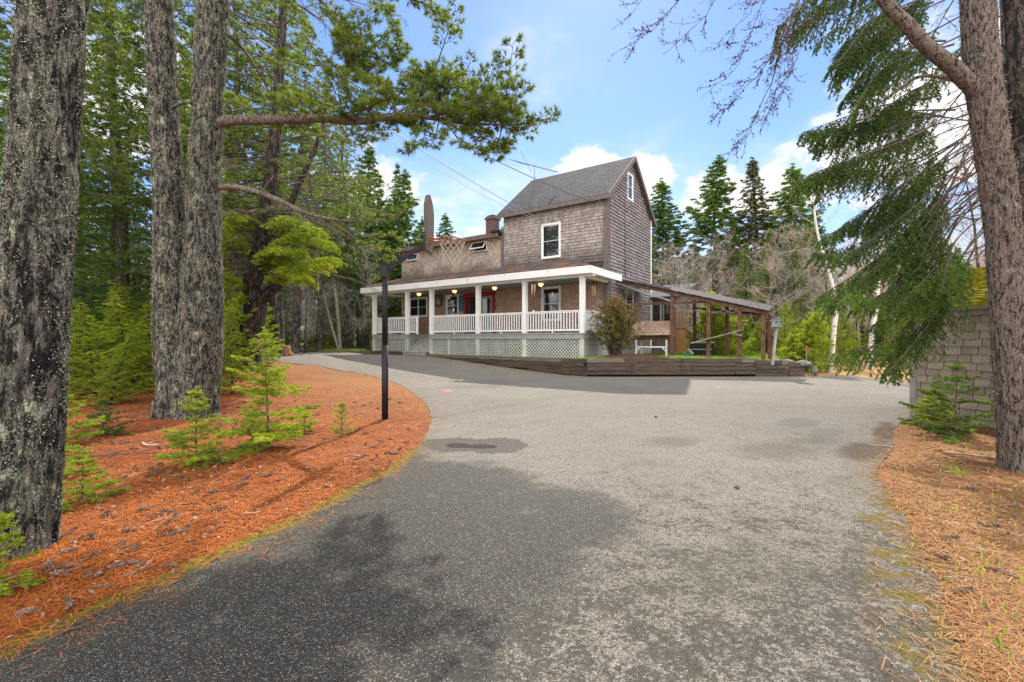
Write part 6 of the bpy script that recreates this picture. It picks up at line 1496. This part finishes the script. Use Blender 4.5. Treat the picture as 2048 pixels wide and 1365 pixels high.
for j in range(20):   # boughs on the far side and above
    z = rng.uniform(3, 9.5); a = rng.uniform(-1.2, 1.4); l = rng.uniform(1.6, 2.6); b = np.array([-.2, 0, z]); h = np.array([math.cos(a), math.sin(a), 0]); u = np.linspace(0, 1, 6)[:, None]
    bough(wood, fol, b+h*l*u-UP*(.35*l*u*u), .02, rng, sp=.16, sec=.5, tl=.16, tsp=.12, nn=8, nl=.04, nw=.012, start=.2, droop=.3)
wood.build('branches', M['twig_dark'], spr); fol.build('crown', M['fol_droop'], spr); fol2.build('low_crown', M['fol_mid'], spr)

# ------------------------------------------------------------------ fir seedlings near the camera
def seedling(label, px, py, top, rpx, seed, mat, spw=.07, per=6, dx=0, nn=14, nl=.032, nw=.0095, name='fir_sapling', el=(8, 42), style='spray', low=.06, sec=.5):
    b = G(px, py); b.z = GZ(b.x, b.y); H = (py-top)/F*b.y; Rm = rpx/F*b.y; rng = np.random.default_rng(seed); t = thing(name, label, 'sapling', b)
    lean = np.array([dx/F*b.y, 0, H]); mb = MB(); mb.tube([Vector(lean*f+np.array([0, 0, -.02])) for f in np.linspace(0, 1, 7)], list(np.linspace(.007+H*.007, .003, 7)), 7); mb.build('stem', M['bark_red'], t)
    wood, fol = TM(), TM(); z = H*low; ph = rng.uniform(0, 6)
    while z < H*.97:
        f = z/H; l0 = Rm*(1-f)**.7*(.75+.25*min(1, f/.2))
        for j in range(per):
            if rng.random() < .22: continue
            a = ph+6.283*j/per+rng.normal(0, .4); l = max(.05, l0*rng.uniform(.45, 1.2)); e = R(el[0]+(el[1]-el[0])*f+rng.normal(0, 7)); h = np.array([math.cos(a), math.sin(a), 0]); u = np.linspace(0, 1, 5)[:, None]
            bough(wood, fol, lean*f+h*l*u*math.cos(e)+UP*(l*u*math.sin(e)-.10*l*u**2), .004, rng, sp=.035, sec=min(sec*l, .22), tl=.05, tsp=.03, nn=nn, nl=nl, nw=nw, start=.12, droop=.05, sag_=.1, ang=48, twr=.0016, style=style, tipw=.3)
        ph += 1.2; z += spw*rng.uniform(.75, 1.2)*(1+.5*f)
    bough(wood, fol, np.array([lean*.9, lean*.96, lean*1.02]), .003, rng, sp=.03, sec=.03, tl=.03, tsp=.02, nn=nn, nl=nl, nw=nw, start=0, style=style)
    wood.build('twigs', M['twig_warm'], t); fol.build('needles', mat, t); return t
seedling('small fir sapling in front of the twin trunk', 392, 938, 785, 76, 1, M['fol_bright'])
seedling('largest fir sapling, left of the black pole', 538, 905, 668, 125, 2, M['fol_bright'], per=6, spw=.11, dx=-10)
seedling('low branching fir clump at the foot of the largest sapling', 505, 905, 855, 40, 12, M['fol_bright'])
seedling('wispy young pine seedling just left of the black pole', 683, 880, 815, 34, 3, M['fol_lime'], nl=.05, nw=.003, style='tuft', name='pine_seedling', el=(30, 65), nn=9)
seedling('low spreading fir seedling between the big seedling and the wispy pine', 610, 872, 838, 52, 4, M['fol_bright'])
seedling('dark fir sapling left of the twin trunk foot', 205, 882, 812, 55, 5, M['fol_spruce'])
seedling('yellow green fir sapling beside the nearest trunk', 165, 1012, 925, 72, 6, M['fol_bright'])
seedling('bright fir sapling peeking out behind the nearest trunk', 132, 905, 800, 62, 7, M['fol_bright'])
seedling('fir sapling with bright tips at the lower left corner', -8, 1215, 1060, 75, 8, M['fol_bright'])
seedling('tiny fir at the right edge of the nearest trunk foot', 112, 1040, 990, 30, 9, M['fol_bright'])
seedling('second fir sapling behind the nearest trunk', 128, 965, 875, 55, 15, M['fol_bright'])
seedling('green fir sapling growing against the shed wall', 1912, 885, 735, 92, 10, M['fol_spruce'], spw=.11)
seedling('low green fir spreading at the shed corner', 1868, 868, 790, 62, 11, M['fol_bright'])
# rhododendron
bb = Vector((4.25, 18.75, LZ(4.25, 18.75))); t = thing('rhododendron_bush', 'rounded rhododendron with rusty top leaves beside the porch corner', 'bush', bb)
rng = np.random.default_rng(90); wood = TM(); f1, f2 = TM(), TM()
for j in range(190):
    a = rng.uniform(0, 6.28); e = rng.uniform(.15, 1.5); rr2 = rng.uniform(.75, 1.0); tip = np.array([math.cos(a)*math.cos(e)*1.22*rr2, math.sin(a)*math.cos(e)*1.05*rr2, .35+math.sin(e)*1.95*rr2+rng.normal(0, .08)])
    b = np.array([rng.normal(0, .09), rng.normal(0, .09), 0]); mid = b*.5+tip*np.array([.35, .35, .5]); c = curve([Vector(b), Vector(mid), Vector(tip)], 5); wood.line(c, .016, .004, 4)
    for k in range(7):
        q = c[rng.integers(4, len(c))]; d = nrm((tip-b+rng.normal(0, 1.1, 3))[None])[0]; e_ = q+d*rng.uniform(.08, .28); wood.line(np.array([q, e_]), .004, .002, 3); n = 9; dirs = rng.normal(0, 1, (n, 3))+d*.7
        (f2 if (e_[2] > 1.35+rng.normal(0, .35)) and rng.random() < .62 else f1).blades(np.repeat(e_[None], n, 0), dirs, rng.uniform(.07, .12, n), .034, rng, fat=True)
wood.build('stems', M['twig_dark'], t); f1.build('leaves', M['fol_bush'], t); f2.build('rusty_leaves', M['fol_bushtop'], t)

# ------------------------------------------------------------------ ground cover
def flat_blades(tm, xy, z, L, w, rng, tilt=.12):
    n = len(xy); a = rng.uniform(0, 6.283, n); d = np.stack([np.cos(a), np.sin(a), rng.normal(0, tilt, n)], 1)*L[:, None]; s = np.stack([-np.sin(a), np.cos(a), np.zeros(n)], 1)*w[:, None]/2
    b = np.column_stack([xy, z]); m_ = b+d*.5+np.stack([np.zeros(n), np.zeros(n), np.abs(rng.normal(0, .003, n))], 1)
    v = np.stack([b-s, b+s, b+d*.5+s+(m_-b-d*.5), b+d*.5-s+(m_-b-d*.5), b+d], 1); k = np.arange(n)[:, None]*5
    tm.add(v, np.concatenate([k+[[0, 1, 2]], k+[[0, 2, 3]], k+[[3, 2, 4]]], 0))
def scatter(n, xr, dr, rng, side):
    d = np.exp(rng.uniform(math.log(dr[0]), math.log(dr[1]), n)); px = rng.uniform(xr[0], xr[1], n); x = (px-CX)/F*d
    xy = np.stack([x, d], 1); e = drive_dist(xy); ok = e > rng.exponential(.08, n)*-1.2
    return xy[ok], e[ok]
rng = np.random.default_rng(101)
def zs(xy): return np.array([GZ(x, y) for x, y in xy])
for nm, lab, mat, n, xr in (('pine_needle_litter', 'orange carpet of fallen pine needles on the left bank', M['needle_litter'], 95000, (-60, 900)), ('pine_needle_litter', 'orange straw needle litter on the right bank', M['needle_pale'], 60000, (1720, 2120))):
    xy, e = scatter(n, xr, (1.6, 13), rng, 0); k = (e > .05+rng.exponential(.03, len(e))) | (rng.random(len(e)) < .22); xy = xy[k]; tm = TM(); m_ = len(xy); dd_ = xy[:, 1]
    flat_blades(tm, xy, np.maximum(zs(xy), .012)+rng.uniform(.002, .014, m_), rng.uniform(.05, .11, m_), (.0016+.0009*dd_)*rng.uniform(.7, 1.2, m_), rng); tag(tm.build(nm, mat), lab, 'needle litter', kind='stuff')
for nm, lab, n, xr in (('leaf_litter', 'scattered brown leaf scraps on the left needle bed', 1500, (0, 860)), ('leaf_litter', 'scattered leaf scraps on the right needle bed', 500, (1760, 2048))):
    xy, e = scatter(n, xr, (2.0, 12), rng, 0); tm = TM(); m_ = len(xy); b = np.column_stack([xy, zs(xy)+.012]); a = rng.uniform(0, 6.28, m_)
    tm.blades(b, np.stack([np.cos(a), np.sin(a), rng.uniform(0, .5, m_)], 1), rng.uniform(.02, .05, m_), rng.uniform(.015, .03, m_), rng, fat=True); tag(tm.build(nm, M['leaf_litter']), lab, 'leaf litter', kind='stuff')
# a few loose needles on the asphalt edge are part of the litter above; grass and sprouts
xy = np.stack([rng.uniform(-20, 14, 90000), rng.uniform(17.6, 33, 90000)], 1); k = (poly_dist(xy, bpl) < -.1); xy = xy[k]
loc = (HM.inverted().to_3x3()); hx = (xy[:, 0]-HO.x)*.822-(xy[:, 1]-HO.y)*.569; hy = (xy[:, 0]-HO.x)*.569+(xy[:, 1]-HO.y)*.822
k = ~((hx > -13.6) & (hx < .1) & (hy > -.2) & (hy < 9)) & (np.exp(-(((xy[:, 0]-4.9)/1.5)**2+((xy[:, 1]-18.55)/.8)**2)) < .3); xy = xy[k]
tm = TM(); n = len(xy); z = np.array([LZ(x, y) for x, y in xy]); tm.blades(np.column_stack([xy, z]), np.stack([rng.normal(0, .35, n), rng.normal(0, .35, n), np.ones(n)], 1), rng.uniform(.03, .10, n), .012, rng)
c0_ = at(690, 28.5); n = 1500; a = rng.uniform(0, 6.28, n); r2 = rng.uniform(0, 1, n)**.5*1.3; tm.blades(np.stack([c0_.x+r2*np.cos(a), c0_.y+r2*np.sin(a), np.full(n, .68)], 1), np.stack([rng.normal(0, .3, n), rng.normal(0, .3, n), np.ones(n)], 1), rng.uniform(.1, .28, n), .02, rng)
tag(tm.build('grass', M['grassblade']), 'short green spring grass on the raised lawn', 'grass', kind='stuff')
tm = TM()
for (px, py, n) in ((1930, 960, 60), (1545, 0, 0)):
    if n:
        b = G(px, py); tm.blades(np.repeat(np.array([[b.x, b.y, GZ(b.x, b.y)]]), n, 0)+rng.normal(0, .012, (n, 3))*[1, 1, 0], np.stack([rng.normal(-.6, .5, n), rng.normal(0, .5, n), np.full(n, .45)], 1), rng.uniform(.12, .30, n), .004, rng)
xy, e = scatter(380, (1775, 2060), (2, 8), rng, 0); k = e > .12; xy = xy[k]; n = len(xy)
tm.blades(np.column_stack([xy, zs(xy)]), np.stack([rng.normal(0, .3, n), rng.normal(0, .3, n), np.ones(n)], 1), rng.uniform(.03, .075, n), .012, rng, fat=True)
xy, e = scatter(260, (430, 860), (7, 14), rng, 0); k = (e > .1)&(np.array([noise.noise(Vector((x, y, 0))) for x, y in xy]) > .12); xy = xy[k]; n = len(xy)
if n: tm.blades(np.column_stack([xy, zs(xy)]), np.stack([rng.normal(0, .5, n), rng.normal(0, .5, n), np.ones(n)], 1), rng.uniform(.04, .10, n), .01, rng)
tag(tm.build('sprouts', M['sprout']), 'tiny pale green sprouts coming up through the needles', 'sprouts', kind='stuff')
# pine cones
def cone_mesh(seed, L_=.11, r=.017):
    rng = np.random.default_rng(seed); tm = TM(); n = 70; k = np.arange(n); f = (k+.5)/n; a = k*2.39996; bend = .012
    rad = r*np.sin(np.clip(f*1.05+.08, 0, 1)*math.pi)**.6*.55
    b = np.stack([f*L_, rad*np.cos(a)+bend*np.sin(f*3.1), rad*np.sin(a)+r*.9], 1); d = np.stack([np.full(n, .75), np.cos(a)*.9, np.sin(a)*.9], 1)
    tm.blades(b, d, r*.62*np.sin(np.clip(f+.1, 0, 1)*math.pi)**.5+.003, .011, rng, fat=True); tm.prisms(np.array([[0, 0, r*.9], [L_*.5, bend, r*.9]]), np.array([[L_*.5, bend, r*.9], [L_, 0, r*.9]]), [r*.5, r*.75], [r*.75, r*.3], 8)
    return tm.mesh('pine_cone')
cms = [cone_mesh(1), cone_mesh(2, .13, .015), cone_mesh(3, .05, .018)]
for i in range(190):
    for tr_ in range(40):
        d = math.exp(rnd.uniform(math.log(2.3), math.log(10.5))); px = rnd.uniform(60, 850); x = (px-CX)/F*d
        if drive_dist(np.array([[x, d]]))[0] > .1 and noise.noise(Vector((x*.9, d*.9, 7))) > rnd.uniform(-.5, .35): break
    cm_ = cms[rnd.choice((0, 0, 1, 1, 2))]; o = link('pine_cone', cm_, M['cone']); o.location = (x, d, GZ(x, d)+.002); o.rotation_euler = (0, 0, rnd.uniform(0, 6.28)); s_ = rnd.uniform(.75, 1.15); o.scale = (s_, s_, s_)
    tag(o, 'brown scaly pine cone lying on the orange needle bed left of the driveway', 'pine cone', 'pine cones on the left needle bed')
for i in range(12):
    d = rnd.uniform(2.4, 5); x = d*rnd.uniform(.92, 1.1); 
    if drive_dist(np.array([[x, d]]))[0] < .1: continue
    o = link('pine_cone', cms[i % 2], M['cone']); o.location = (x, d, GZ(x, d)+.002); o.rotation_euler = (0, 0, rnd.uniform(0, 6.28)); tag(o, 'brown pine cone lying on the straw coloured bank right of the driveway', 'pine cone', 'pine cones on the right bank')
for px, py, lab in ((1470, 981, 'single reddish pine cone lying in the open driveway'), (1309, 837, 'dark pine cone far out in the middle of the driveway'),):
    p = G(px, py); o = link('pine_cone', cms[2], M['cone']); o.location = p+Vector((0, 0, .01)); o.scale = (1.1, 1.1, .9); tag(o, lab, 'pine cone')
# fallen twigs
def stick(px, py, L_, a, r, label, mat, group=None):
    p = G(px, py); p.z = max(GZ(p.x, p.y), H0(p.x, p.y)+.01)+r; t = MB(); rs_ = random.Random(int(px+py)); q = Vector((0, 0, 0)); pts_ = [q.copy()]; aa = a
    for i in range(6): aa += rs_.uniform(-.3, .3); q = q+Vector((math.cos(aa), math.sin(aa), rs_.uniform(-.02, .05)))*L_/6; pts_.append(q.copy())
    t.tube(pts_, [r, r, r*.9, r*.8, r*.7, r*.6, r*.4], 6)
    for k in (2, 4):
        b = pts_[k]; e = b+Vector((math.cos(aa+.9), math.sin(aa+.9), .08))*L_*.25; t.tube([b, e], r*.5, 5)
    o = t.build('fallen_twig', mat); o.location = p; return tag(o, label, 'twig', group)
stick(150, 925, .9, .35, .009, 'long dark dead branch lying left of the twin trunk sapling', M['twig_dark'])
stick(285, 895, .35, -.6, .014, 'short stout forked stick near the small fir sapling', M['twig_brown'])
stick(1735, 893, .5, -.15, .006, 'thin pale twig lying on the driveway near the shed', M['twig_grey'])
stick(1890, 915, .45, -.5, .009, 'pale bent stick on the needles below the shed', M['twig_grey'])
stick(1890, 1055, .28, -.7, .008, 'white broken stick on the right bank', M['twig_grey'])
for i in range(84):
    d = math.exp(rnd.uniform(math.log(2.2), math.log(10))); px = rnd.uniform(90, 840) if i % 3 else rnd.uniform(1800, 2040); x = (px-CX)/F*d
    if drive_dist(np.array([[x, d]]))[0] < .1: continue
    py = HY+(CAMH-GZ(x, d))/d*F
    L_ = rnd.uniform(.10, .45)
    if i % 3: stick(px, py, L_, rnd.uniform(0, 6.28), .004, 'small fallen twig on the left needle bed', M['twig_brown'], 'twigs on the left needle bed')
    else: stick(px, py, L_, rnd.uniform(0, 6.28), .004, 'small fallen twig on the right needle bank', M['twig_grey'], 'twigs on the right bank')
# bare hillside clumps of moss beside the driveway
bpy.context.view_layer.update()
